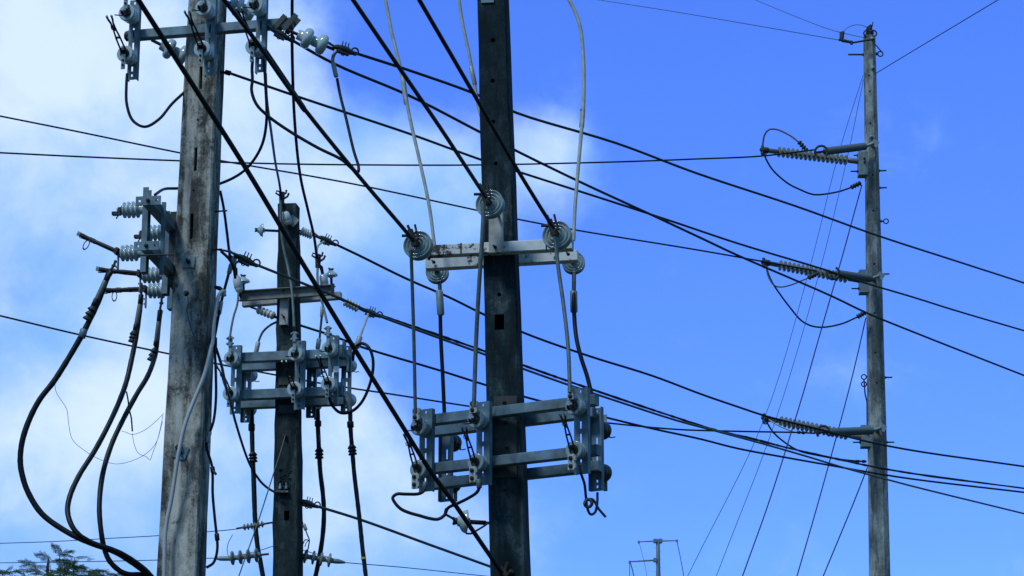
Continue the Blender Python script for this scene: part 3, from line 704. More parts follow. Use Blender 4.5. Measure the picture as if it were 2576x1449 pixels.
PLATE = [(0, .036), (.28, .040), (.34, .080), (.42, .106), (.54, .108), (.62, .098), (.66, .060), (.72, .042), (1, .036)]
SMALL = [(0, .05), (.30, .05), (.40, .095), (.5, .108), (.6, .095), (.7, .05), (1, .05)]
glow_ = 'disc insulators low on the brown pole'
disc_string('disc_insulator', (655, 1396), (575, 1405), 30.1, 30.16, 4, 36, 'porcelain_olive', 'grey four disc insulator low on the left of the brown pole', glow_, PLATE)
disc_string('disc_insulator', (758, 1398), (839, 1411), 30.1, 30.16, 4, 36, 'porcelain_olive', 'grey four disc insulator low on the right of the brown pole', glow_, PLATE)
disc_string('disc_insulator', (664, 1318), (611, 1327), 30.4, 30.46, 6, 18, 'porcelain_olive', 'small blue grey insulator string left of the brown pole, above the larger discs', glow_, SMALL)

def mushroom(x, y, Y, px, axis, label, pin, m='porcelain_grey', clampdir=None):
    r = px / 2 * mpp(y, Y); c = at(x, y, Y); axis = axis.normalized()
    t = thing('pin_insulator', c, label, 'insulator', 'mushroom shaped pin insulators')
    b = MB(); b.lathe(c, axis, [(-r * .55, r * .25), (-r * .5, r * .42), (-r * .35, r * .45), (-r * .28, r * .55), (-r * .1, r * .85), (r * .2, r), (r * .3, r), (r * .28, r * .8), (r * .2, r * .4), (r * .5, r * .34), (r * .55, r * .28)], 24); b.build('porcelain', m, t)
    b = MB(); b.lathe(c + axis * r * .5, axis, [(0, r * .2), (pin * .5, r * .2), (pin * .5, r * .13), (pin, r * .12)], 10); b.build('pin', 'iron', t)
    b = MB(); k = axis.orthogonal().normalized(); e = c - axis * r * .55
    b.lathe(e, -axis, [(0, r * .3), (r * .25, r * .32), (r * .3, r * .2)], 10); b.tube([e - axis * r * .3 - k * r * .45, e - axis * r * .2, e - axis * r * .3 + k * r * .45], r * .14, 6); b.build('wire_tie', 'iron', t)
    return t
mushroom(657, 579, 29.9, 34, Vector((1, .1, -.02)), 'mushroom insulator on a level pin left of the brown pole top', .42, clampdir=None)
mushroom(833, 690, 30.05, 34, Vector((.05, .1, -1)), 'upright mushroom insulator over the right end of the brown pole crossarm', .22)
mushroom(612, 706, 30.1, 34, Vector((.05, .1, -1)), 'upright mushroom insulator over the left end of the brown pole crossarm', .20)
mushroom(1166, 1312, 24.9, 60, Vector((1, .15, -.03)), 'large mushroom insulator on a level pin at the left of the black pole', .32, 'porcelain_grey')

def arrester(x0, y0, x1, y1, Y, px, label, cl, foot):
    p, q = at(x0, y0, Y), at(x1, y1, Y); L = (q - p).length; r = px / 2 * mpp(y0, Y)
    t = thing('surge_arrester', q, label, 'surge arrester', 'white surge arresters of the short brown pole')
    b = MB(); ax = (q - p).normalized()
    b.lathe(p, ax, [(0, r * .3), (L * .04, r * .62), (L * .15, r * .9), (L * .3, r), (L * .7, r), (L * .72, r * .9), (L * .8, r * .92), (L * .95, r * .6), (L, r * .3)], 20); b.build('body', 'porcelain_white', t)
    c = at(cl[0], cl[1], Y - .05); b = MB()
    b.tube([p + ax * .01, p.lerp(c, .5) + Vector((.01, 0, 0)), c - Vector((0, 0, .06))], [.018, .022, .028], 8)
    b.tube([c - Vector((0, 0, .09)), c + Vector((0, 0, .07))], [.03, .036], 8)
    b.tube([c + Vector((.02, -.02, -.02)), c + Vector((.07, -.03, .01)), c + Vector((.085, -.03, .05))], .013, 6)
    b.tube([c + Vector((.01, -.02, .03)), c + Vector((.05, -.03, .05)), c + Vector((.055, -.03, .09))], .012, 6)
    b.tube([c + Vector((-.02, -.02, .02)), c + Vector((-.07, -.03, .05)), c + Vector((-.06, -.03, .08)), c + Vector((-.02, -.02, .07))], .011, 6)
    b.build('hot_line_clamp', 'iron', t)
    b = MB(); e = at(foot[0], foot[1], Y + .05); b.tube([q - ax * .02, q.lerp(e, .5), e], [.02, .016, .014], 8); b.build('foot_bracket', 'galvanised_dark', t)
    return t
arrester(716, 532, 726, 566, 29.80, 23, 'white surge arrester at the very top of the brown pole', (709, 498), (736, 572))
arrester(812, 690, 818, 724, 29.70, 22, 'white surge arrester over the right end of the brown pole crossarm', (800, 655), (822, 728))
arrester(594, 693, 603, 737, 29.75, 22, 'white surge arrester at the left end of the brown pole crossarm', (588, 660), (606, 748))

# strain clamps at the line ends
def strain_clamp(x, y, Y, p2, Y2, label, first=None, s=1.0):
    c = at(x, y, Y); d = (at(p2[0], p2[1], Y2) - c).normalized()
    zq = (Vector((0, 0, 1)) - d * d.z).normalized(); yq = zq.cross(d)
    rot = Matrix((d, yq, zq)).transposed().to_euler()
    if first: 
        o = dup(first, c, 0, label, rot=rot); o.scale = (s, s, s); return o
    t = thing('strain_clamp', c, label, 'strain clamp', 'bolted clamps gripping the line ends', rot=rot); t.scale = (s, s, s)
    b = MB()
    b.tube([Vector((-.17, 0, -.02)), Vector((-.10, 0, 0)), Vector((.0, 0, .0)), Vector((.09, 0, -.012)), Vector((.15, 0, -.015))], [.026, .042, .054, .046, .028], 8)
    b.box((-.10, -.03, -.075), (.08, .03, -.03)); b.build('body', 'galvanised_dark', t, world=False)
    for x_ in (-.04, .005, .05):
        b = MB(); b.bolt(Vector((x_, 0, .025)), Vector((0, 0, 1)), .016, .05, .04); b.build('bolt', 'iron', t, world=False)
    b = MB(); b.tube([Vector((-.17, .015, 0)), Vector((-.25, .02, .02)), Vector((-.28, 0, .02)), Vector((-.25, -.02, .02)), Vector((-.17, -.015, 0))], .011, 6); b.build('clevis', 'galvanised', t, world=False)
    b = MB(); b.torus(Vector((.16, 0, .02)), Vector((0, 1, .2)), .05, .013); b.build('ring', 'iron', t, world=False)
    b = MB(); b.torus(Vector((-.01, 0, -.075)), Vector((0, 1, 0)), .024, .007); b.build('ring', 'iron', t, world=False)
    return t
k0 = strain_clamp(866, 124, 23.70, (1050, 185), 24.0, 'strain clamp right of the two bell insulator on the top crossarm', s=.68)
strain_clamp(822, 604, 30.1, (900, 640), 30.2, 'strain clamp right of the brown pole top, next to the ribbed insulator', k0, .68)
strain_clamp(618, 653, 24.2, (700, 690), 24.3, 'strain clamp on a rod from the right flank of the pale pole', k0, .68)
strain_clamp(934, 786, 30.15, (1060, 835), 30.35, 'strain clamp past the ribbed insulator right of the brown pole crossarm', k0, .66)
strain_clamp(776, 1266, 30.0, (900, 1305), 30.15, 'strain clamp low on the right side of the brown pole', k0, .66)
strain_clamp(708, 86, 23.62, (840, 160), 23.75, 'strain clamp under the right end bracket of the top crossarm', k0, .62)

# ------------------------------------------------------------------ right hand pole: long ribbed rods
def rod_insulator(a, b_, Y0, Y1, label):
    p, q = at(a[0], a[1], Y0), at(b_[0], b_[1], Y1); ax = (q - p).normalized(); L = (q - p).length
    t = thing('rod_insulator', p, label, 'insulator', 'long ribbed rod insulators of the right hand pole')
    prof = [(0, .055), (.20, .055), (.20, .040)]; n = 16; z0 = .36; z1 = L - .32
    b = MB(); b.lathe(p, ax, [(0, .058), (.28, .058), (.29, .038), (L - .26, .034), (L - .25, .05), (L, .05)], 14); b.build('core', 'polymer_grey', t)
    b = MB()
    for i in range(n):
        s_ = z0 + (z1 - z0) * i / (n - 1)
        b.lathe(p + ax * s_, ax, [(-.034, .037), (-.012, .058), (-.003, .104), (0, .112), (.003, .104), (.010, .040)], 18)
    b.build('sheds', 'polymer_grey', t)
    b = MB(); b.lathe(q - ax * .06, ax, [(0, .065), (.10, .065), (.13, .04), (.17, .04)], 10); k = q + ax * .06
    b.tube([k + Vector((0, 0, .09)), k + Vector((0, 0, -.09))], [.03, .04], 8); b.torus(k + Vector((.02, 0, -.07)), Vector((0, 1, 0)), .05, .014); b.build('end_clamp', 'galvanised_dark', t)
    return t
rod_insulator((2166, 407), (1925, 378), 52.0, 51.2, 'long ribbed rod insulator on the right hand pole, topmost of three')
rod_insulator((2166, 706), (1928, 661), 52.0, 51.2, 'long ribbed rod insulator on the right hand pole, middle of three')
rod_insulator((2168, 1101), (1929, 1053), 52.0, 51.2, 'long ribbed rod insulator on the right hand pole, lowest of three')
def tension_rod(a, b_, Y0, Y1, label, opening):
    p, q = at(a[0], a[1], Y0), at(b_[0], b_[1], Y1); ax = (q - p).normalized(); L = (q - p).length
    t = thing('tension_rod', p, label, 'insulator rod', 'smooth tension rods of the right hand pole')
    b = MB(); pr = [(0, .05)]; n = 44
    for i in range(n): s_ = .05 + (L - .1) * i / n; d_ = (L - .1) / n; pr += [(s_, .070), (s_ + d_ * .4, .082), (s_ + d_ * .8, .070)]
    b.lathe(p, ax, pr + [(L - .03, .07), (L, .045)], 14); b.build('rod', 'rod_grey', t)
    b = MB(); k = q + ax * .12; b.torus(k, Vector((.1, 1, .1)), .125, .024, opening + 48, opening + 312, 24, ref=Vector((1, 0, 0))); b.tube([q - ax * .02, k + ax * .2], .026, 8); b.build('corona_ring', 'galvanised_dark', t)
    b = MB(); b.tube([p + Vector((.16, -.05, .05)), p - ax * .01], [.035, .03], 8)
    b.box((-.07, -.03, -.07), (.07, .0, .07), Matrix.Translation(p + Vector((.19, -.02, .05))) @ Matrix.Rotation(R(30), 4, 'Y')); b.build('pole_shackle', 'galvanised_pale', t)
    return t
tension_rod((2178, 368), (2074, 381), 51.7, 50.6, 'grey tension rod with open ring above the topmost ribbed rod of the right pole', 90)
tension_rod((2192, 701), (2103, 688), 51.7, 50.6, 'grey tension rod with ring above the middle ribbed rod of the right pole', 250)
tension_rod((2196, 1083), (2080, 1087), 51.7, 50.6, 'grey tension rod with ring beside the lowest ribbed rod of the right pole', 90)
for (x, y0, y1) in ((2170, 385, 438), (2173, 682, 733), (2177, 1072, 1120)):
    a_, c_ = at(x, y1, 52), at(x, y0, 52); b = MB(); b.box((-.09, -.12, 0), (.10, .12, c_.z - a_.z), Matrix.Translation(a_))
    b.box((-.095, -.13, -.05), (.09, .13, -.006), Matrix.Translation(a_))
    o = b.build('insulator_bracket', 'galvanised_pale', D.root)
    b = MB(); b.bolt(a_ + Vector((-.09, 0, .06)), Vector((-1, 0, 0)), .028, .06, .10); b.bolt(c_ + Vector((-.09, 0, -.05)), Vector((-1, 0, 0)), .028, .06, .04)
    b.bolt(a_ + Vector((.03, -.12, .22)), Vector((0, -1, 0)), .026, .04); b.bolt(a_ + Vector((.03, -.12, .30)), Vector((0, -1, 0)), .026, .04); b.build('bolt', 'iron', o)
def pole_edge(p, y, side):
    z = at(2190, y, 52).z; c = p.base + p.dir * z; return c + p.rot @ Vector((side * p.w(z) / 2 * .98, 0, 0))
for y in (430, 473, 690, 950, 1113, 1200 + 500):
    q = pole_edge(D, y, 1); b = MB(); b.bolt(q, Vector((1, -.1, 0)), .03, .05, .11); b.build('step_bolt', 'iron', D.root)
for y in (557,):
    q = pole_edge(D, y, 1); b = MB(); b.bolt(q, Vector((1, 0, 0)), .03, .06); b.torus(q + Vector((.12, 0, 0)), Vector((0, 1, .6)), .05, .012); b.build('eye_bolt', 'iron', D.root)
q = pole_edge(D, 137, -1); b = MB(); b.bolt(q, Vector((-1, 0, 0)), .035, .05, .28); b.build('step_bolt', 'iron', D.root)
q = pole_edge(D, 136, 1); b = MB(); b.bolt(q, Vector((1, 0, 0)), .035, .06); b.torus(q + Vector((.10, 0, .0)), Vector((0, 1, 0)), .055, .014); b.build('eye_bolt', 'iron', D.root)
b = MB(); b.tube([pole_edge(D, 112, 1), pole_edge(D, 122, 1) + Vector((.07, 0, 0)), pole_edge(D, 134, 1) + Vector((.155, 0, 0))], .012, 6); b.build('bond_wire', 'iron', D.root)
for y in (948, 966):
    q = pole_edge(D, y, -1); b = MB(); b.torus(q + Vector((-.07, 0, 0)), Vector((0, 1, 0)), .05, .013); b.bolt(q, Vector((-1, 0, 0)), .02, .03); b.build('eye_bolt', 'iron', D.root)
b = MB(); b.tube([pole_edge(D, 950, -1) + Vector((-.07, 0, -.03)), pole_edge(D, 990, -1) + Vector((-.05, 0, 0)), pole_edge(D, 1010, -1) + Vector((-.012, 0, 0)), pole_edge(D, 1080, -1) + Vector((-.012, 0, 0))], .015, 6); b.build('ground_wire', 'guy_strand', D.root)
# pole head: clamps and a little arm for the earth wires
b = MB(); tp = at(2187, 92, 52)
rn = random.Random(11)
for (dx, dz, r_, h_) in ((0, .0, .06, .16), (-.06, .02, .035, .20), (.05, .0, .04, .12), (.02, .16, .05, .10)):
    b.lathe(tp + Vector((dx, -.02, dz)), Vector((.15, 0, 1)), [(0, r_), (h_ * .4, r_ * .7), (h_ * .6, r_), (h_, r_ * .5)], 8)
b.torus(tp + Vector((-.06, -.1, .03)), Vector((0, 1, 0)), .07, .016); b.torus(tp + Vector((.07, -.1, .03)), Vector((0, 1, 0)), .07, .016)
b.tube([tp + Vector((.03, 0, .2)), tp + Vector((.08, 0, .26)), tp + Vector((.085, 0, .33))], .012, 6); b.build('pole_head_clamp', 'iron', D.root)
b = MB(); b.tube([at(2200, 98, 51.7), at(2142, 108, 51.7)], .022, 8); b.tube([at(2142, 103, 51.7), at(2142, 112, 51.7)], .03, 6)
b.tube([at(2145, 107, 51.7), at(2120, 102, 51.7), at(2112, 97, 51.7)], [.03, .04, .03], 8)
b.tube([at(2118, 97, 51.7), at(2120, 80, 51.7)], .04, 8)
for y in (82, 87, 92): b.tube([at(2112, y + 1, 51.7), at(2122, y - 1, 51.7)], .018, 6)
b.tube([at(2118, 100, 51.7), at(2110, 100, 51.7)], .03, 6); b.build('earth_wire_arm', 'galvanised_dark', D.root)
for (y, x) in ((365, 2194), (701, 2196), (1083, 2206), (345, 2192), (172, 2196), (98, 2195)):
    b = MB(); f = pole_face(D, x, y); b.lathe(f, Vector((.1, -1, 0)), [(0, .045), (.03, .04), (.03, .025), (.09, .02)], 8)
    b.build('face_bolt', 'galvanised_pale', D.root)
# dead-end grips on the jumpers
def grip(parent_label, a, b_, Y, label, px=13, n=4):
    p, q = at(a[0], a[1], Y), at(b_[0], b_[1], Y); ax = (q - p).normalized(); L = (q - p).length; r = px / 2 * mpp(a[1], Y)
    pr = [(0, r * .4)]
    for i in range(n): pr += [(L * (i + .1) / n, r * .6), (L * (i + .3) / n, r), (L * (i + .7) / n, r), (L * (i + .9) / n, r * .6)]
    b = MB(); b.lathe(p, ax, pr + [(L, r * .4)], 8)
    for i in range(n): b.bolt(p + ax * L * (i + .5) / n, ax.orthogonal(), r * .35, r * 1.4)
    o = b.build('jumper_clamp', 'galvanised_dark', loc=p); tag(o, label, 'clamp', 'bolted jumper clamps at the right hand pole'); return o
grip('', (2009, 356), (2030, 380), 50.7, 'jumper clamp at the upper arc over the topmost ribbed rod')
grip('', (2140, 472), (2166, 460), 51.7, 'jumper clamp against the right pole under the topmost ribbed rod')
grip('', (2033, 700), (2060, 686), 50.8, 'jumper clamp tucked under the middle ribbed rod')
grip('', (2156, 798), (2177, 786), 51.7, 'jumper clamp against the right pole under the middle ribbed rod')
grip('', (2004, 1087), (2026, 1089), 50.8, 'jumper clamp hanging under the lowest ribbed rod', 9, 2)
grip('', (2150, 1160), (2180, 1161), 51.7, 'straight clamp against the right pole under the lowest ribbed rod', 8, 2)

# ------------------------------------------------------------------ overhead cables
gth = 'thick dark cables coming down from the upper left'
c1 = cable('overhead_cable', 'cable', 'longest thick dark cable crossing both big poles down to the bottom edge',
      [(345, -5), (470, 190), (612, 413), (748, 640), (892, 878), (1000, 1052), (1085, 1188), (1145, 1270), (1210, 1365), (1262, 1440)], 19.5, 24.6, 13, 'dark_wire', (500, 0), gth, rpx=.0225)
c2 = cable('overhead_cable', 'cable', 'thick dark cable ending at the left ringed insulator',
      [(560, -5), (640, 98), (745, 247), (900, 440), (1025, 587), (1040, 606)], 20.0, 24.35, 12, 'dark_wire', (500, 0), gth, rpx=.0195)
sleeve(c2, 'splice_sleeve', (662, 122), (768, 279), 21.2, 15.5, 'dark_wire', Y2=21.8)
cable('overhead_cable', 'cable', 'thick dark cable ending at the topmost ringed insulator',
      [(885, -5), (1000, 164), (1110, 325), (1205, 470), (1222, 496)], 20.5, 24.15, 12, 'dark_wire', (500, 0), gth, rpx=.0195)
cable('overhead_cable', 'cable', 'thick dark cable passing before the black pole to the right ringed insulator',
      [(1052, -5), (1190, 233), (1300, 424), (1375, 546), (1392, 572)], 20.5, 24.12, 12, 'dark_wire', (500, 0), gth, rpx=.0195)
b = MB(); q = pole_face(B, 1270, 1440); b.tube([q + Vector((-.05, -.03, .04)), q + Vector((.02, -.03, -.04))], .03, 8); b.tube([q + Vector((.0, -.03, .0)), q + Vector((.03, -.05, .09))], .02, 6); b.bolt(q + Vector((.05, 0, .0)), Vector((.3, -1, 0)), .03, .08); b.build('cable_anchor', 'rusty_iron', B.root)

gpale = 'pale conductors hanging down beside the black pole'
p5 = cable('pale_conductor', 'conductor', 'pale conductor dropping from the top edge to the left end of the white crossarm',
      [(969, -5), (985, 80), (1006, 165), (1020, 242), (1034, 310), (1058, 415), (1080, 520), (1093, 617)], 25.3, 25.1, 8.5, 'pale_wire', (120, 0), gpale)
sleeve(p5, 'splice_sleeve', (1012, 185), (1022, 262), 25.24, 13, 'pale_connector')
p6 = cable('pale_conductor', 'conductor', 'short pale conductor running down into the upper left edge of the black pole',
      [(1154, -5), (1164, 60), (1180, 135), (1192, 200), (1202, 262), (1212, 300)], 25.3, 25.24, 8, 'pale_wire', (120, 0), gpale)
sleeve(p6, 'splice_sleeve', (1185, 168), (1195, 214), 25.26, 12, 'pale_connector')
p7 = cable('pale_conductor', 'conductor', 'pale bowed conductor right of the black pole, down to the right end of the crossarm',
      [(1429, -5), (1445, 25), (1458, 62), (1465, 110), (1469, 200), (1467, 280), (1461, 350), (1454, 430), (1446, 530), (1443, 605)], 25.2, 25.0, 9, 'pale_wire', (120, 0), gpale)
sleeve(p7, 'splice_sleeve', (1466, 277), (1463, 322), 25.14, 13, 'pale_connector')
b = MB(); q1, q2 = at(1466, 275, 25.13), at(1466, 279, 25.13); b.lathe(q1, q2 - q1, [(0, .026), (.014, .026)], 12); b.build('sleeve_band', 'black_rubber', p7)

glead = 'grey leads from the ringed insulators to the switches below'
cable('grey_lead', 'conductor', 'grey lead from the left ringed insulator down to the left switch', [(1034, 628, 24.38), (1037, 720, 24.5), (1041, 850, 24.6), (1045, 1040, 24.72)], 0, 0, 9, 'lead_grey', group=glead)
cable('grey_lead', 'conductor', 'grey lead from the topmost ringed insulator, falling in front of the black pole', [(1217, 512, 24.14), (1213, 600, 24.16), (1205, 720, 24.25), (1198, 850, 24.35), (1192, 1024, 24.38)], 0, 0, 11, 'lead_grey', group=glead)
cable('grey_lead', 'conductor', 'grey lead from the right ringed insulator down to the right switch', [(1396, 595, 24.1), (1404, 670, 24.08), (1418, 770, 24.0), (1429, 870, 23.9), (1434, 988, 23.80)], 0, 0, 10, 'lead_grey', group=glead)
gdrop = 'black droppers below the rear white crossarm'
d1 = cable('black_dropper', 'cable', 'black dropper with grey connector left of the black pole', [(1106, 700), (1107, 760), (1109, 850), (1114, 950), (1118, 1040), (1122, 1110)], 25.75, 25.85, 10, 'black_rubber', group=gdrop)
sleeve(d1, 'connector', (1105, 731), (1109, 793), 25.73, 19, 'galvanised_pale'); sleeve(d1, 'lead', (1105, 704), (1106, 735), 25.72, 9, 'lead_grey')
d2 = cable('black_dropper', 'cable', 'black dropper with grey connector right of the black pole', [(1444, 690), (1444, 780), (1450, 850), (1462, 900), (1478, 950), (1490, 1005), (1494, 1040)], 25.55, 25.2, 11, 'black_rubber', group=gdrop)
sleeve(d2, 'connector', (1443, 731), (1444, 786), 25.52, 19, 'galvanised_pale'); sleeve(d2, 'lead', (1445, 680), (1444, 735), 25.5, 9, 'lead_grey')

gl = 'dark power lines running across to the right edge'
RX = 700
cable('power_line', 'power line', 'uppermost dark power line, from the two bell insulator past the black pole', [(880, 129), (1050, 184), (1200, 238), (1300, 284), (1550, 360), (1750, 435), (2000, 518), (2200, 590), (2400, 655), (2580, 713)], 23.8, 40, 8, 'dark_wire', (0, RX), gl, rpx=.0155)
cable('power_line', 'power line', 'dark power line from the right end bracket of the top crossarm', [(712, 88), (840, 160), (1030, 241), (1205, 331), (1300, 380), (1460, 458), (1640, 541), (1770, 602), (1855, 642), (2090, 744), (2180, 787), (2330, 848), (2580, 946)], 23.7, 40, 8, 'dark_wire', (0, RX), gl, rpx=.0155)
l3 = cable('power_line', 'power line', 'dark power line from the stud on the right flank of the pale pole', [(575, 183), (740, 240), (900, 293), (1040, 340), (1205, 400), (1310, 434), (1560, 514), (1700, 560), (1855, 612), (2080, 680), (2180, 713), (2295, 747), (2400, 780), (2580, 833)], 24.0, 40, 7, 'dark_wire', (0, RX), gl, rpx=.0145)
sleeve(l3, 'line_socket', (566, 181), (580, 185), 24.0, 13, 'rusty_iron')
cable('power_line', 'power line', 'dark power line from the clamp at the brown pole top', [(828, 607), (900, 641), (1020, 700), (1130, 748), (1215, 790), (1320, 838), (1480, 895), (1640, 945), (1765, 992), (1855, 1023), (1928, 1047), (2070, 1082), (2183, 1111), (2295, 1133), (2580, 1174)], 30.2, 43, 7, 'dark_wire', (0, RX), gl, rpx=.0165)
cable('power_line', 'power line', 'frayed power line from the clamp beside the brown pole crossarm, upper of a close pair', [(945, 789), (1060, 828), (1215, 882), (1325, 922), (1450, 966), (1585, 1012), (1700, 1050), (1800, 1082), (1891, 1103), (1975, 1125), (2090, 1151), (2181, 1171), (2295, 1191), (2580, 1229)], 30.3, 43, 8, 'dark_wire', (0, RX), gl, rpx=.0165, rough=.2, sub=14)
cable('power_line', 'power line', 'power line from the clamp on the pale pole flank, crossing the brown pole crossarm', [(630, 660), (700, 688), (770, 716), (850, 748), (945, 791), (1060, 834), (1215, 890), (1325, 931), (1450, 975), (1585, 1020), (1700, 1057), (1800, 1084), (1904, 1112), (2019, 1145), (2128, 1178), (2231, 1206), (2295, 1223), (2580, 1293)], 24.3, 42, 7, 'grey_wire', (0, RX), gl, rpx=.0145)
cable('power_line', 'power line', 'power line leaving behind the brown pole under the ribbed insulators', [(690, 797), (757, 819), (840, 846), (910, 873), (1100, 930), (1220, 968), (1330, 1001), (1520, 1049), (1640, 1078), (1760, 1104), (1855, 1128), (1972, 1150), (2085, 1170), (2181, 1187), (2295, 1205), (2580, 1239)], 30.3, 43, 7, 'dark_wire', (0, RX), gl, rpx=.0155)
cable('power_line', 'power line', 'lowest dark power line, from the low clamp of the brown pole', [(786, 1270), (900, 1305), (1080, 1370), (1230, 1424), (1330, 1460)], 30.1, 32.5, 8, 'grey_wire', (0, 900), gl, rpx=.0175)
gt = 'transmission conductors ending at the right hand pole'
cable('transmission_line', 'power line', 'nearly level conductor ending at the topmost tension rod of the right pole', [(-5, 384), (200, 394), (440, 404), (700, 412), (950, 415), (1200, 415), (1560, 407), (1750, 400), (1910, 393), (2048, 377)], 46, 50.6, 5, 'dark_wire', (700, 0), gt, rpx=.0175)
cable('transmission_line', 'power line', 'sagging conductor ending at the middle tension rod of the right pole', [(-5, 291), (200, 332), (440, 382), (560, 405), (770, 441), (900, 465), (1200, 529), (1310, 553), (1450, 579), (1750, 628), (1915, 657), (2055, 682)], 46, 50.6, 5, 'dark_wire', (700, 0), gt, rpx=.0175)
cable('transmission_line', 'power line', 'conductor low on the left, ending at the lowest tension rod of the right pole', [(-5, 793), (200, 842), (415, 888), (545, 915), (650, 935), (760, 956), (880, 976), (975, 990), (1187, 1023), (1350, 1046), (1518, 1063), (1700, 1080), (1855, 1085), (2006, 1088), (2050, 1090)], 46, 50.6, 5, 'dark_wire', (700, 0), gt, rpx=.0175)
gj = 'jumper wires looping at the right hand pole'
cable('jumper_wire', 'wire', 'jumper arching up over the topmost ribbed rod', [(1918, 378), (1919, 362), (1924, 338), (1935, 326), (1950, 325), (1966, 330), (1992, 344), (2012, 360)], 51.0, 50.7, 4.5, 'grey_wire', group=gj)
cable('jumper_wire', 'wire', 'long jumper hanging below the topmost ribbed rod', [(1921, 384), (1930, 406), (1946, 430), (1983, 462), (2015, 478), (2037, 487), (2055, 490), (2110, 482), (2143, 471)], 51.0, 51.7, 4.5, 'dark_wire', group=gj)
cable('jumper_wire', 'wire', 'long jumper hanging below the middle ribbed rod', [(1926, 664), (1934, 692), (1946, 716), (1990, 777), (2019, 809), (2046, 821), (2074, 823), (2119, 814), (2158, 797)], 51.0, 51.7, 4.5, 'dark_wire', group=gj)
cable('jumper_wire', 'wire', 'short pale jumper under the middle ribbed rod', [(1926, 668), (1934, 698), (1948, 718), (1964, 722), (1992, 716), (2014, 707), (2036, 698)], 50.9, 50.8, 4, 'grey_wire', group=gj)
cable('jumper_wire', 'wire', 'dark jumper from the lowest ribbed rod down to the line below', [(1926, 1057), (1944, 1086), (1973, 1112), (2010, 1134), (2060, 1146), (2110, 1155), (2155, 1160)], 51.0, 51.6, 4.5, 'dark_wire', group=gj)
cable('jumper_wire', 'wire', 'pale short jumper along the lowest ribbed rod', [(1934, 1056), (1946, 1063), (1964, 1073), (1985, 1082), (2006, 1088)], 50.9, 50.8, 4, 'pale_wire', group=gj)
cable('jumper_wire', 'wire', 'hair thin arc beside the head of the right hand pole', [(2121, 80), (2132, 70), (2150, 63), (2170, 64), (2186, 72)], 51.7, 51.9, 1.6, 'grey_wire', group=gj)
gth2 = 'thin wires at the head of the right hand pole'
cable('thin_wire', 'wire', 'thin wire from the top edge to the little arm on the right pole head', [(1488, -3), (1700, 30), (1900, 64), (2112, 101)], 70, 51.7, 2.4, 'thin_wire', (700, 0), gth2, rpx=.0085)
cable('thin_wire', 'wire', 'thin wire from the top edge straight to the right pole head', [(1893, -3), (2000, 41), (2090, 75), (2178, 96)], 70, 51.9, 2.4, 'thin_wire', (700, 0), gth2, rpx=.0085)
cable('thin_wire', 'wire', 'thin wire rising from the right pole to the upper right corner', [(2200, 186), (2214, 178), (2300, 126), (2400, 66), (2515, -3)], 51.6, 44, 3, 'thin_wire', (0, 500), gth2, rpx=.0095)
gg = 'guy strands running down left from the right hand pole'
def guy(label, pts, px, m):
    # sight lines run on past the frame to an anchor in the ground
    (xa, ya), (xb, yb) = pts[-2], pts[-1]; k = (2880 - yb) / (yb - ya); cable('guy_wire', 'guy wire', label, pts + [(xb + (xb - xa) * k, 2880)], 51.9, 46, px, m, group=gg)
guy('faint thin guy strand, leftmost of those from the right hand pole', [(2171, 190), (2110, 385), (2030, 700), (1920, 1060), (1730, 1449)], 1.7, 'thin_wire')
guy('faint thin guy strand, second from the left beside the right hand pole', [(2172, 200), (2135, 380), (2060, 690), (1950, 1060), (1802, 1449)], 1.7, 'thin_wire')
guy('dark guy strand from under the topmost ribbed rod', [(2168, 466), (2141, 564), (2127, 616), (2052, 878), (2019, 994), (1936, 1258), (1868, 1449)], 3.2, 'guy_strand')
guy('dark guy strand from under the middle ribbed rod', [(2178, 800), (2160, 880), (2132, 994), (2060, 1258), (2005, 1449)], 3.2, 'guy_strand')
guy('dark guy strand from under the lowest ribbed rod', [(2182, 1176), (2150, 1258), (2071, 1449)], 3.4, 'guy_strand')

# ------------------------------------------------------------------ cables of the leftmost pole
gloop = 'black jumper cables round the leftmost pole'
cable('jumper_cable', 'cable', 'black cable hanging in a deep loop from the left end switch to the pale pole', [(320, 185, 23.5), (318, 215, 23.5), (319, 262, 23.5), (334, 303, 23.5), (364, 319, 23.5), (400, 300, 23.6), (432, 262, 23.7), (466, 230, 23.9)], 0, 0, 7.5, 'black_rubber', group=gloop)
j2 = cable('jumper_cable', 'cable', 'black cable from the third top switch to the drooping clamp lead', [(636, 148), (634, 172), (635, 200), (633, 228), (645, 262), (672, 290), (725, 328), (800, 372), (860, 402), (890, 428), (901, 432), (902, 420), (890, 380), (870, 295), (856, 240), (848, 198)], 23.4, 23.8, 8, 'black_rubber', group=gloop)
sleeve(j2, 'connector', (838, 158), (846, 194), 23.8, 12, 'pale_connector'); 
bb = MB(); bb.tube(path([(862, 126), (848, 128), (840, 138), (837, 150), (839, 164)], 23.75, 23.8), 4.6 * mpp(140, 23.8), 8); bb.build('bare_lead', 'pale_wire', j2)
cable('jumper_cable', 'cable', 'black cable swinging from the third top switch behind the pale pole to its left flank', [(664, 150, 23.5), (667, 200, 23.5), (670, 310, 23.6), (656, 372, 23.8), (616, 428, 24.1), (556, 461, 24.4), (500, 472, 24.5), (444, 474, 24.45), (412, 476, 24.2), (390, 490, 23.6)], 0, 0, 7.5, 'black_rubber', group=gloop)
cable('jumper_cable', 'cable', 'black cable from the third top switch down to the arrester on the brown pole top', [(668, 185, 23.52), (671, 250, 24.0), (682, 330, 25.5), (693, 410, 28), (703, 462, 29.5), (708, 500, 29.72)], 0, 0, 7.5, 'black_rubber', group=gloop)
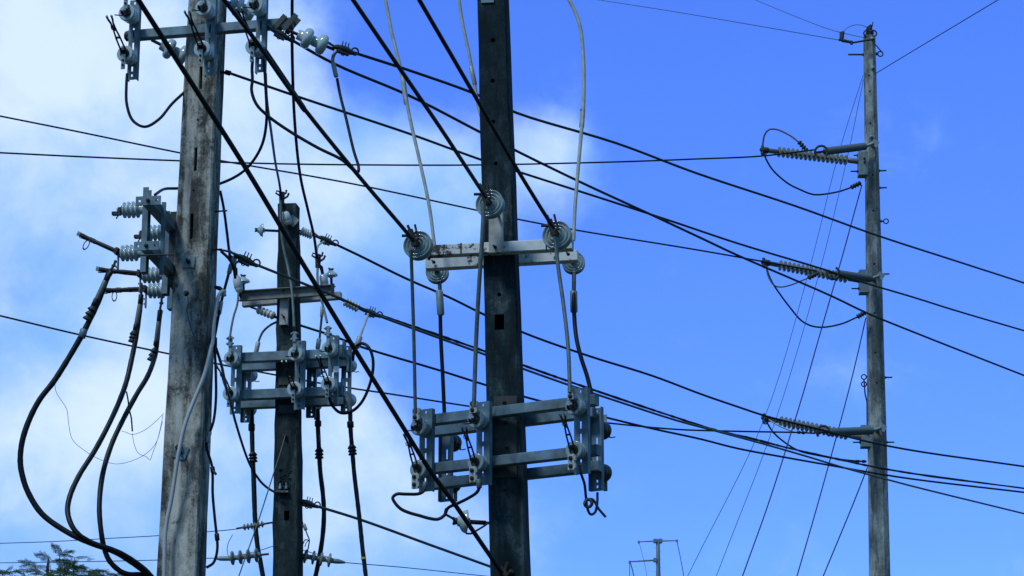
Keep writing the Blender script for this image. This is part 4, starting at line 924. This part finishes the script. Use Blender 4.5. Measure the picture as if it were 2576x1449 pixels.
cable('jumper_cable', 'cable', 'long black cable dropping from the top edge to the right arrester of the brown pole', [(735, -5), (735, 130), (741, 300), (755, 440), (775, 530), (790, 595), (798, 655)], 24.5, 29.7, 7.5, 'black_rubber', (200, 0), gloop)
cable('jumper_cable', 'cable', 'black cable down the right flank of the pale pole to a clamp', [(554, 480), (563, 525), (571, 585), (578, 640), (584, 662)], 24.2, 24.3, 7, 'black_rubber', group=gloop)
bb = MB(); bb.tube(path([(550, 628), (572, 632), (600, 642), (618, 652)], 23.98, 24.2), .011, 8); o = bb.build('anchor_rod', 'galvanised', A.root)
bb = MB(); bb.tube(path([(556, 632), (575, 650), (586, 668), (592, 700)], 23.98, 24.2), [.014] * 19, 8); bb.build('anchor_link', 'iron', A.root)

wc = cable('white_cable', 'cable', 'pale blue cable strapped down the front of the pale pole', [(566, 734, 24.0), (560, 733, 23.97), (552, 741, 23.95), (544, 772, 23.93), (538, 815, 23.9), (535, 860, 23.85), (531, 876, 23.8), (514, 943, 23.72), (485, 1015, 23.70), (464, 1073, 23.69), (452, 1127, 23.69), (446, 1160, 23.7), (431, 1257, 23.72), (417, 1330, 23.73), (413, 1449, 23.73), (405, 1800, 23.75), (390, 3080, 23.78)], 0, 0, 10, 'white_cable')
sleeve(wc, 'end_cap', (568, 737), (556, 740), 24.0, 17, 'white_cable')
bk = cable('bare_lead', 'cable', 'black lead with silver splices from the flank clamp, falling towards the brown pole clamp',
      [(590, 650, 24.3), (580, 672, 24.2), (572, 701, 24.15), (557, 758, 24.05), (550, 793, 24.0), (543, 831, 24.0), (539, 860, 24.0), (545, 880, 24.1), (557, 918, 24.6), (569, 974, 26), (579, 1007, 26.8), (592, 1060, 28), (626, 1163, 29.4), (645, 1197, 29.7), (664, 1220, 29.8), (690, 1237, 29.8), (706, 1239, 29.78)], 0, 0, 7.5, 'black_rubber')
sleeve(bk, 'bare_lead', (592, 644), (579, 676), 24.24, 11, 'pale_wire', Y2=24.18); sleeve(bk, 'splice', (582, 664), (576, 688), 24.16, 12, 'pale_connector'); sleeve(bk, 'splice', (557, 758), (551, 791), 24.02, 11, 'pale_connector')
sleeve(bk, 'tape_wrap', (537, 849), (537, 872), 23.9, 19, 'black_rubber')
dl = cable('down_lead', 'cable', 'black lead with taped knots down the right edge of the pale pole', [(540, 872), (543, 943), (543, 1008), (537, 1060), (527, 1090), (520, 1115), (521, 1130), (533, 1171), (535, 1200), (535, 1240), (540, 1300), (545, 1347), (547, 1375), (544, 1398), (536, 1417), (519, 1428)], 23.9, 23.98, 7, 'black_rubber')
sleeve(dl, 'splice', (528, 1086), (521, 1114), 23.93, 11, 'pale_connector'); sleeve(dl, 'taped_knot', (534, 1174), (536, 1189), 23.92, 12, 'black_rubber'); sleeve(dl, 'taped_knot', (545, 1342), (547, 1360), 23.92, 12, 'black_rubber')
bb = MB(); bb.tube([at(535, 1184, 23.9), at(541, 1190, 23.88), at(544, 1194, 23.88)], .012, 6); bb.build('cut_end', 'black_rubber', dl)

gu = 'thick black power cables bowing out left of the pale pole'
yd = [(392, 1475), (402, 1560), (396, 1900), (372, 3080)]
def pothead(label, pts, Y0, Y1, px, grey, sk, blk, group, dy=0):
    o = cable('power_cable', 'cable', label, pts, Y0, Y1, px, 'black_rubber', group=group, n=12, rough=.04)
    for (a, c, wd, m_) in grey: sleeve(o, 'termination_tube' if m_ == 'polymer_grey' else 'tape_wrap', a, c, sk[2], wd, m_)
    skirts(o, sk[0], sk[1], sk[2], sk[3], 'galvanised_dark')
    return o
U1 = pothead('thick black cable bowing out farthest left, from the nearest ribbed switch', [(275, 686, 23.33), (272, 692, 23.33), (250, 752, 23.33), (228, 800, 23.33), (205, 845, 23.33), (170, 905, 23.33), (135, 960, 23.33), (100, 1005, 23.33), (74, 1055, 23.33), (56, 1110, 23.33), (51, 1160, 23.35), (56, 1195, 23.36), (70, 1237, 23.37), (105, 1292, 23.38), (165, 1336, 23.38), (220, 1363, 23.38), (286, 1387, 23.4), (330, 1413, 23.5), (373, 1448, 23.6), (395, 1490, 23.7), (398, 1700, 23.75), (372, 3080, 23.75)],
        0, 0, 14.5, [((266, 704), (243, 754), 13, 'polymer_grey'), ((281, 682), (264, 708), 13, 'black_rubber'), ((243, 752), (234, 772), 14, 'black_rubber'), ((212, 828), (205, 850), 19, 'galvanised')], ((233, 777), (221, 800), 23.31, 25), None, gu)
U2 = pothead('thick black cable from the middle ribbed switch, central of the three bowing ones', [(355, 742, 24.01), (354, 760, 24.0), (348, 810, 23.97), (341, 855, 23.94), (332, 900, 23.9), (318, 960, 23.8), (300, 1010, 23.65), (270, 1075, 23.45), (237, 1136, 23.4), (198, 1198, 23.3), (176, 1248, 23.2), (170, 1286, 23.15), (180, 1321, 23.1), (198, 1345, 23.1), (228, 1364, 23.16), (290, 1386, 23.24), (334, 1410, 23.42), (378, 1447, 23.55), (402, 1490, 23.62), (404, 1700, 23.65), (380, 3080, 23.65)],
        0, 0, 13, [((352, 765), (343, 816), 11.5, 'polymer_grey'), ((355, 742), (352, 766), 12, 'black_rubber'), ((343, 815), (340, 832), 13, 'black_rubber')], ((338, 838), (334, 856), 23.95, 23), None, gu)
U3 = pothead('thick black cable from the half hidden ribbed switch, nearest the pale pole', [(404, 782, 24.45), (401, 800, 24.4), (396, 850, 24.3), (390, 895, 24.2), (372, 945, 23.9), (345, 990, 23.8), (310, 1055, 23.7), (280, 1120, 23.6), (258, 1195, 23.5), (250, 1275, 23.4), (255, 1341, 23.36), (264, 1385, 23.4), (277, 1413, 23.42), (303, 1437, 23.46), (325, 1445, 23.5), (356, 1447, 23.6), (390, 1475, 23.75), (410, 1700, 23.8), (388, 3080, 23.85)],
        0, 0, 12.5, [((399, 808), (393, 858), 11, 'polymer_grey'), ((402, 780), (399, 810), 11, 'black_rubber'), ((393, 857), (391, 870), 12, 'black_rubber')], ((389, 882), (381, 903), 24.22, 22), None, gu)
for o_, pp_, Yq in ((U1, [(291, 655), (286, 668), (277, 682), (273, 692)], 23.32), (U2, [(356, 712), (356, 730), (355, 748)], 24.0), (U3, [(407, 742), (406, 762), (403, 776), (403, 788)], 24.45)):
    bb = MB(); bb.tube(path(pp_, Yq, Yq), .012, 8); bb.build('lead', 'iron', o_)
    bb = MB(); x_, y_ = pp_[1]; bb.tube([at(x_ - 5, y_, Yq), at(x_ + 5, y_ + 1, Yq)], .012, 6); bb.build('clamp_bolt', 'iron', o_)
cable('ground_tail', 'wire', 'short dark tail wire between the two inner bowing cables', [(318, 985), (322, 1005), (325, 1030), (330, 1050), (333, 1085)], 23.5, 23.5, 4, 'black_rubber')
gv = 'hair thin loose wires left of the pale pole'
cable('loose_wire', 'wire', 'hair thin loose wire curling from the outer bowing cable', [(138, 955), (141, 985), (168, 1030), (172, 1060), (182, 1105), (215, 1135), (250, 1155), (290, 1167), (330, 1160), (365, 1143), (392, 1115), (409, 1060)], 23.0, 23.8, 1.3, 'thin_wire', group=gv)
cable('loose_wire', 'wire', 'hair thin loose wire tangled beside the edge of the pale pole', [(333, 1090), (337, 1115), (348, 1140), (368, 1149), (377, 1157), (383, 1143), (398, 1100), (410, 1045)], 23.5, 23.9, 1.3, 'thin_wire', group=gv)
cable('loose_wire', 'wire', 'hair thin wire between the inner bowing cable and the pale pole', [(306, 1085), (316, 1087), (332, 1093), (362, 1083), (394, 1058), (412, 1040)], 23.6, 23.9, 1.3, 'thin_wire', group=gv)
cable('loose_wire', 'wire', 'thin dark wire dangling down the face of the pale pole from its round hole', [(472, 742, 23.80), (474, 765, 23.80), (470, 778, 23.795), (478, 815, 23.79), (492, 860, 23.79), (502, 910, 23.78), (509, 945, 23.78)], 0, 0, 2.2, 'thin_wire', group=gv)

# ------------------------------------------------------------------ cables of the brown pole
gc = 'thick black cables hanging below the brown pole frame'
def lowcable(label, pts, px, box, g0, g1, s0, s1, Y):
    last = pts[-1]; o = cable('power_cable', 'cable', label, pts + [(last[0] + 4, last[1] + 250), (last[0] + 2, 2900)], Y, Y, px, 'black_rubber', group=gc, n=12, rough=.05)
    sleeve(o, 'coupling', box[0], box[1], Y, 17, 'black_rubber', 8); sleeve(o, 'termination_tube', g0, g1, Y, px * .95, 'polymer_grey', 12)
    skirts(o, s0, s1, Y, 23); return o
lowcable('thick black cable below the left rear switch of the brown pole frame', [(633, 1030), (634, 1090), (636, 1160), (638, 1200), (640, 1260), (642, 1310), (648, 1375), (658, 1430), (664, 1470)], 12.5, ((633, 1066), (633, 1084)), (634, 1088), (635, 1126), (636, 1142), (637, 1158), 30.45)
lowcable('thick black cable below the middle rear switch of the brown pole frame', [(799, 1030), (800, 1080), (803, 1140), (806, 1190), (812, 1240), (815, 1290), (812, 1345), (804, 1400), (794, 1449), (788, 1475)], 12, ((800, 1058), (800, 1073)), (800, 1074), (802, 1114), (803, 1132), (803, 1149), 30.3)
yc = lowcable('thick black cable with a yellow band, below the right rear switch', [(881, 1030), (882, 1080), (886, 1130), (891, 1190), (898, 1250), (906, 1320), (912, 1380), (918, 1430), (922, 1470)], 11.5, ((881, 1060), (882, 1076)), (882, 1077), (884, 1108), (885, 1124), (887, 1140), 30.2)
sleeve(yc, 'yellow_band', (914, 1402), (914.6, 1407), 30.19, 13, 'yellow_tape', 12, False)
cable('cable_loop', 'cable', 'black cable bent in a round loop at the right end of the brown pole frame', [(888, 905, 30.0), (890, 885, 29.7), (897, 871, 29.5), (911, 864, 29.4), (926, 872, 29.35), (938, 902, 29.35), (935, 950, 29.4), (911, 1010, 29.5), (884, 1035, 29.6), (856, 1038, 29.6), (836, 1020, 29.5), (828, 1000, 29.4)], 0, 0, 8, 'black_rubber')
gcl = 'grey leads of the brown pole switches'
cable('grey_lead', 'conductor', 'pale lead running down the face of the brown pole from the top arrester', [(706, 505, 29.72), (707, 570, 29.72), (712, 617, 29.72), (723, 667, 29.70), (733, 721, 29.6), (738, 780, 29.5), (740, 822, 29.45)], 0, 0, 7, 'lead_grey', group=gcl)
cable('grey_lead', 'conductor', 'dark lead from the left arrester down to the left front switch', [(600, 735), (597, 765), (588, 795), (581, 830), (578, 855)], 29.7, 29.5, 5.5, 'grey_wire', group=gcl)
cable('grey_lead', 'conductor', 'grey lead from the right arrester down to the right front switch', [(799, 670), (799, 705), (805, 740), (814, 775), (819, 795), (823, 812)], 29.65, 29.3, 6, 'lead_grey', group=gcl)
o = cable('grey_lead', 'conductor', 'grey lead curving from behind the brown pole to the left rear switch', [(700, 808), (680, 818), (662, 834), (653, 852), (648, 868), (645, 885)], 30.35, 30.4, 6, 'lead_grey', group=gcl)
sleeve(o, 'lug', (650, 860), (643, 892), 30.38, 12, 'pale_connector')
o = cable('grey_lead', 'conductor', 'grey lead dropping from under the crossarm to the middle rear switch', [(811, 775), (809, 800), (806, 830), (803, 860), (800, 880)], 30.1, 30.2, 6, 'lead_grey', group=gcl)
sleeve(o, 'lug', (803, 852), (799, 878), 30.15, 12, 'pale_connector'); sleeve(o, 'splice', (811, 770), (809, 797), 30.08, 9, 'pale_connector')
o = cable('grey_lead', 'conductor', 'pale lead hanging from the far right clamp of the brown pole crossarm', [(926, 790), (920, 808), (912, 830), (905, 850), (899, 866)], 30.1, 29.7, 6, 'pale_wire', group=gcl)
sleeve(o, 'lug', (906, 846), (897, 876), 29.7, 14, 'pale_connector')
cable('bare_lead', 'conductor', 'pale curved lead under the clamp at the brown pole top', [(815, 608), (802, 616), (797, 628), (798, 645)], 30.0, 29.7, 5.5, 'pale_wire')
cable('guy_wire', 'guy wire', 'grey guy strand slanting from the face of the brown pole to the lower left', [(717, 1098), (705, 1140), (687, 1195), (650, 1310), (601, 1449), (560, 1570), (110, 2960)], 29.8, 27.5, 3.4, 'grey_wire')
glw = 'thin service wires near the bottom edge'
cable('thin_wire', 'wire', 'thin wire across the lower left to the small blue grey insulator', [(-5, 1367), (140, 1362), (280, 1354), (390, 1348), (520, 1338), (585, 1332), (612, 1328)], 36, 30.47, 2.2, 'thin_wire', (700, 0), glw)
cable('thin_wire', 'wire', 'thin wire across the lower left to the left four disc insulator', [(-5, 1416), (200, 1413), (390, 1409), (500, 1405), (545, 1404), (556, 1404)], 36, 30.2, 2.2, 'thin_wire', (700, 0), glw)
cable('thin_wire', 'wire', 'thin wire from the right four disc insulator past the black pole foot', [(866, 1415), (900, 1418), (1000, 1426), (1220, 1449)], 30.19, 34, 2.2, 'thin_wire', (0, 1200), glw)
cable('thin_wire', 'wire', 'thin wire running over the left four disc insulator to the brown pole', [(566, 1402), (620, 1393), (656, 1384), (692, 1372)], 30.3, 29.85, 2.0, 'thin_wire', group=glw)
cable('thin_wire', 'wire', 'thin wire drooping between the small insulator string and the discs below', [(636 - 1, 1340), (585, 1345), (573, 1370), (572, 1390), (576, 1402)][1:], 30.7, 30.5, 1.8, 'thin_wire', group=glw)
cable('thin_wire', 'wire', 'thin wire running over the right four disc insulator', [(757, 1383), (790, 1392), (836, 1404)], 30.0, 30.2, 2.0, 'thin_wire', group=glw)
o = cable('frayed_lead', 'wire', 'short frayed lead at the right edge of the brown pole below its low clamp', [(758, 1290), (762, 1318), (768, 1331), (773, 1345), (778, 1358), (775, 1380), (770, 1410)], 29.95, 30.1, 3.2, 'black_rubber')
sleeve(o, 'splice', (764, 1318), (770, 1334), 29.93, 9, 'pale_connector')
bb = MB(); bb.tube(path([(779, 1360), (768, 1358), (761, 1372)], 29.9, 29.9), .006, 6); bb.tube(path([(776, 1360), (770, 1366), (767, 1376)], 29.9, 29.9), .005, 6); bb.build('frayed_strands', 'black_rubber', o)
bb = MB(); bb.tube([at(540, 1404, 30.2), at(556, 1405, 30.18), at(576, 1405, 30.16)], [.014, .028, .028], 8); o = bb.build('dead_end_grip', 'galvanised_pale', loc=at(566, 1402, 30.18)); tag(o, 'pale dead end grip left of the left four disc insulator', 'clamp')
bb = MB(); bb.tube([at(838, 1411, 30.16), at(850, 1412, 30.17), at(868, 1415, 30.19)], [.03, .03, .014], 8); o = bb.build('dead_end_grip', 'galvanised_pale', loc=at(832, 1408, 30.4)); tag(o, 'brownish dead end grip right of the right four disc insulator', 'clamp')

# ------------------------------------------------------------------ cables under the black pole frame
bl = cable('cable_loop', 'cable', 'black cable looping under the left switches of the black pole frame', [(1070, 1222, 24.76), (1066, 1235, 24.74), (1054, 1242, 24.72), (1020, 1243, 24.7), (998, 1243, 24.7), (988, 1252, 24.7), (993, 1264, 24.7), (1008, 1280, 24.7), (1030, 1290, 24.7), (1055, 1297, 24.7), (1080, 1304, 24.7), (1102, 1306, 24.7), (1118, 1296, 24.7), (1127, 1278, 24.68), (1150, 1267, 24.6), (1180, 1252, 24.5), (1200, 1238, 24.42), (1207, 1222, 24.4), (1208, 1205, 24.4)], 0, 0, 8.5, 'black_rubber')
sleeve(bl, 'lug', (1204, 1206), (1206, 1228), 24.4, 14, 'lead_grey'); sleeve(bl, 'lug', (1070, 1212), (1068, 1232), 24.75, 12, 'lead_grey')
bb = MB(); bb.tube(path([(1122, 1280), (1120, 1292), (1132, 1300), (1142, 1306)], 24.68, 24.85), .012, 6); bb.build('tie_tail', 'black_rubber', bl)
cable('tie_wire', 'wire', 'dark bent wire from the large mushroom insulator back to the black pole', [(1172, 1342), (1186, 1342), (1200, 1334), (1215, 1325), (1228, 1316)], 24.8, 24.85, 5, 'black_rubber')
hk = cable('hook_lead', 'cable', 'short black cable curling under the right switches of the black pole frame', [(1458, 1170, 23.9), (1462, 1192, 23.9), (1470, 1216, 23.95), (1474, 1250, 24.0), (1478, 1280, 24.1), (1486, 1294, 24.2), (1496, 1290, 24.3), (1502, 1270, 24.4), (1503, 1240, 24.5)], 0, 0, 7, 'black_rubber')
bb = MB(); bb.tube(path([(1470, 1268), (1476, 1258), (1490, 1256), (1506, 1280), (1524, 1301)], 23.95, 24.0), .013, 6); bb.torus(at(1480, 1266, 23.97), Vector((.4, 1, 0)), .035, .016); bb.build('lead_clamp', 'galvanised_dark', hk)

# ------------------------------------------------------------------ distant transmission pole and its wires
Yf = 220.
E0, E1_ = at(1656, 1449, Yf), at(1655, 1357, Yf); drE = (E1_ - E0) / (E1_.z - E0.z); bs = E0 - drE * E0.z
er = thing('transmission_pole', bs, 'distant slim steel transmission pole with three arms, low on the right', 'transmission pole')
rE = lambda px: px / 2 * mpp(1400, Yf)
b = MB(); b.lathe(bs, drE, [(-.3, rE(22)), (E0.z, rE(12)), (at(1655, 1430, Yf).z, rE(10.5)), (at(1655, 1421, Yf).z, rE(10.5)), (at(1655, 1357, Yf).z - .02, rE(9.5)), (at(1655, 1356, Yf).z, rE(7))], 14); b.build('shaft', 'steel_hazed', er)
for (x0, y0, x1, y1, px) in ((1650, 1361, 1607, 1363, 3.2), (1660, 1361, 1703, 1360, 3.2), (1650, 1409, 1584, 1413, 4.2)):
    b = MB(); b.tube([at(x0, y0, Yf), at(x1, y1, Yf)], [rE(px) * 1.2, rE(px) * .8], 8); b.box((-.09, -.08, -.14), (.09, .08, .08), Matrix.Translation(at(x1, y1, Yf))); b.box((-.14, -.25, -.16), (.14, .25, .16), Matrix.Translation(at(x0 + (-1 if x0 < 1655 else 1) * 2, y0, Yf))); b.build('arm', 'steel_hazed', er)
for i in range(8):
    y = 1368 + i * 10; s_ = (-1) ** i; b = MB(); b.tube([at(1655 + s_ * 4, y, Yf), at(1655 + s_ * 8, y, Yf)], .016, 5); b.build('climbing_peg', 'steel_hazed', er)
for (pts, px, lb) in (([(1703, 1362), (1705, 1372), (1710, 1395), (1720, 1449)], 2.2, 'thin wire dropping from the right arm of the distant steel pole'),
                      ([(1608, 1366), (1613, 1384), (1621, 1415), (1627, 1449)], 1.2, 'hair thin wire below the upper left arm of the distant steel pole'),
                      ([(1584, 1416), (1584, 1449)], 2.0, 'wire hanging straight down from the long left arm of the distant steel pole'),
                      ([(1586, 1416), (1590, 1430), (1593, 1443), (1597, 1460)], 3.0, 'insulator string and wire slanting from the long left arm of the distant pole')):
    lx, ly = pts[-1]; cable('distant_wire', 'wire', lb, pts + [(lx + (lx - pts[-2][0]) * 6, ly + 400)], Yf, Yf * .95, px, 'thin_wire', group='wires of the distant steel pole')

# ------------------------------------------------------------------ feathery trees, lower left
def feather_tree(cx, Y, top_y, spread, label, seed, tips):
    rn = random.Random(seed); zt = at(cx, top_y, Y).z; X = at(cx, top_y, Y).x
    t = thing('feathery_tree', (X, Y, 0), label, 'tree', 'feathery leaved trees')
    tr = MB(); leaf = MB()
    fork = Vector((X + rn.uniform(-.2, .2), Y, zt * .42))
    tr.tube([Vector((X, Y, -.2)), Vector((X + .06, Y, zt * .2)), fork], [.20, .15, .12], 10)
    def frond(p, d, L):
        """a twice-feathered leaf: a drooping midrib, pairs of side ribs, rows of small leaflets"""
        d = d.normalized(); side = d.cross(Vector((0, 0, 1))); side = side.normalized() if side.length > .05 else Vector((1, 0, 0)); n = 6; pts = []
        for i in range(n + 1):
            s_ = i / n; pts.append(p + d * L * s_ + Vector((0, 0, -L * .34 * s_ * s_)))
        tr.tube(pts, [.005 - .003 * i / n for i in range(n + 1)], 4, False)
        for i in range(1, n + 1):
            for sg in (-1, 1):
                l = L * .40 * (1 - .45 * abs(i / n - .5)); dd = (side * sg + d * .45 + Vector((0, 0, -.28 + rn.uniform(-.25, .25)))).normalized()
                nb = 9
                for k in range(nb):
                    c = pts[i] + dd * l * (k + .7) / nb
                    for s2 in (-1, 1):
                        w_ = (d * s2 * .9 + dd * .3).normalized(); a = l / nb * .52; ll = .040 + rn.uniform(-.010, .010)
                        up_ = dd * a * 1.1; e = c + w_ * ll + Vector((0, 0, -.006))
                        leaf.add([c - up_ * .5, c + up_ * .5, e + up_ * .35, e - up_ * .35], [(0, 1, 2, 3)])
    def limb(p, q, r, nf, L, spread_=1.0):
        m = p.lerp(q, .5) + Vector((rn.uniform(-.12, .12), rn.uniform(-.12, .12), rn.uniform(0, .15))) * (q - p).length * .5
        pts = [p, p.lerp(m, .5) + Vector((0, 0, .01)), m, m.lerp(q, .5), q]; tr.tube(pts, [r, r * .8, r * .6, r * .42, r * .25], 6)
        for i in range(nf):
            s_ = .35 + .65 * (i + .5) / nf; c = (m.lerp(q, (s_ - .5) * 2) if s_ > .5 else p.lerp(m, s_ * 2)); a = rn.uniform(0, 6.28)
            frond(c, Vector((math.cos(a), math.sin(a) * .8, rn.uniform(-.25, .6))), L * rn.uniform(.75, 1.15))
        return q
    for (tx, ty, dY) in tips:                     # upper sprays, those that rise into view
        q = at(tx, ty + 10, Y + dY); h = fork.lerp(q, .62) + Vector((rn.uniform(-.15, .15), rn.uniform(-.2, .2), -.25))
        tr.tube([fork, fork.lerp(h, .5) + Vector((rn.uniform(-.1, .1), 0, .05)), h], [.075, .05, .03], 7)
        limb(h, q, .024, 7, .36); frond(q, Vector((rn.uniform(-1, 1), rn.uniform(-.5, .5), .35)), .30); frond(q, Vector((rn.uniform(-1, 1), rn.uniform(-.5, .5), .3)), .26)
    for i in range(int(26 * spread)):                              # the rest of the crown below the frame
        a = rn.uniform(0, 6.28); rr = spread * rn.uniform(.5, 1.); q = Vector((X + math.cos(a) * rr, Y + math.sin(a) * rr, zt - .55 - rn.uniform(.1, 1.6) * (rr / spread) - .2))
        limb(fork.lerp(q, .3), q, .03, 5, .4)
    tr.build('trunk', 'bark', t); leaf.build('crown', 'leaf_green', t)
    return t
feather_tree(120, 42, 1385, 2.0, 'feathery leaved tree rising into the lower left corner', 5,
             [(150, 1388, 0), (188, 1392, .1), (125, 1402, -.3), (90, 1412, .2), (225, 1428, .3), (30, 1432, -.2), (60, 1428, .4), (270, 1442, .1), (165, 1418, -.5), (205, 1440, -.3), (110, 1436, .5), (0, 1446, .2), (70, 1448, -.4), (240, 1448, -.2), (150, 1444, .3), (-40, 1440, .1)] + [(random.Random(k).uniform(-60, 215), 1392 + ((random.Random(k).uniform(-60, 215) - 115) / 100) ** 2 * 30 + random.Random(k + 99).uniform(0, 44), random.Random(k + 50).uniform(-.8, .8)) for k in range(9)])
feather_tree(268, 50, 1440, 1.5, 'small spray of a second feathery tree, right of the corner tree', 9, [(262, 1441, 0), (290, 1444, .2), (245, 1446, -.2), (310, 1452, .1), (275, 1452, .4)])
b = MB(); q = at(122, 1405, 41.4); b.tube([q, q - Vector((.01, 0, .2)), at(120, 1443, 41.4)], [.012, .03, .018], 8)
for o in bpy.data.objects:
    if o.get('label', '').startswith('feathery leaved tree rising'): b.build('seed_pod', 'bark', o)


# small blank white tag on the right front switch of the brown pole
for o in list(bpy.data.objects):
    if o.get('label', '').startswith('front switch at the right end of the brown pole frame'):
        b = MB(); b.box((-.034, -.004, -.036), (.034, 0, .036), Matrix.Translation(at(846, 929, 29.40)) @ Matrix.Rotation(R(-13), 4, 'Z')); b.build('tag', 'tag_white', o)
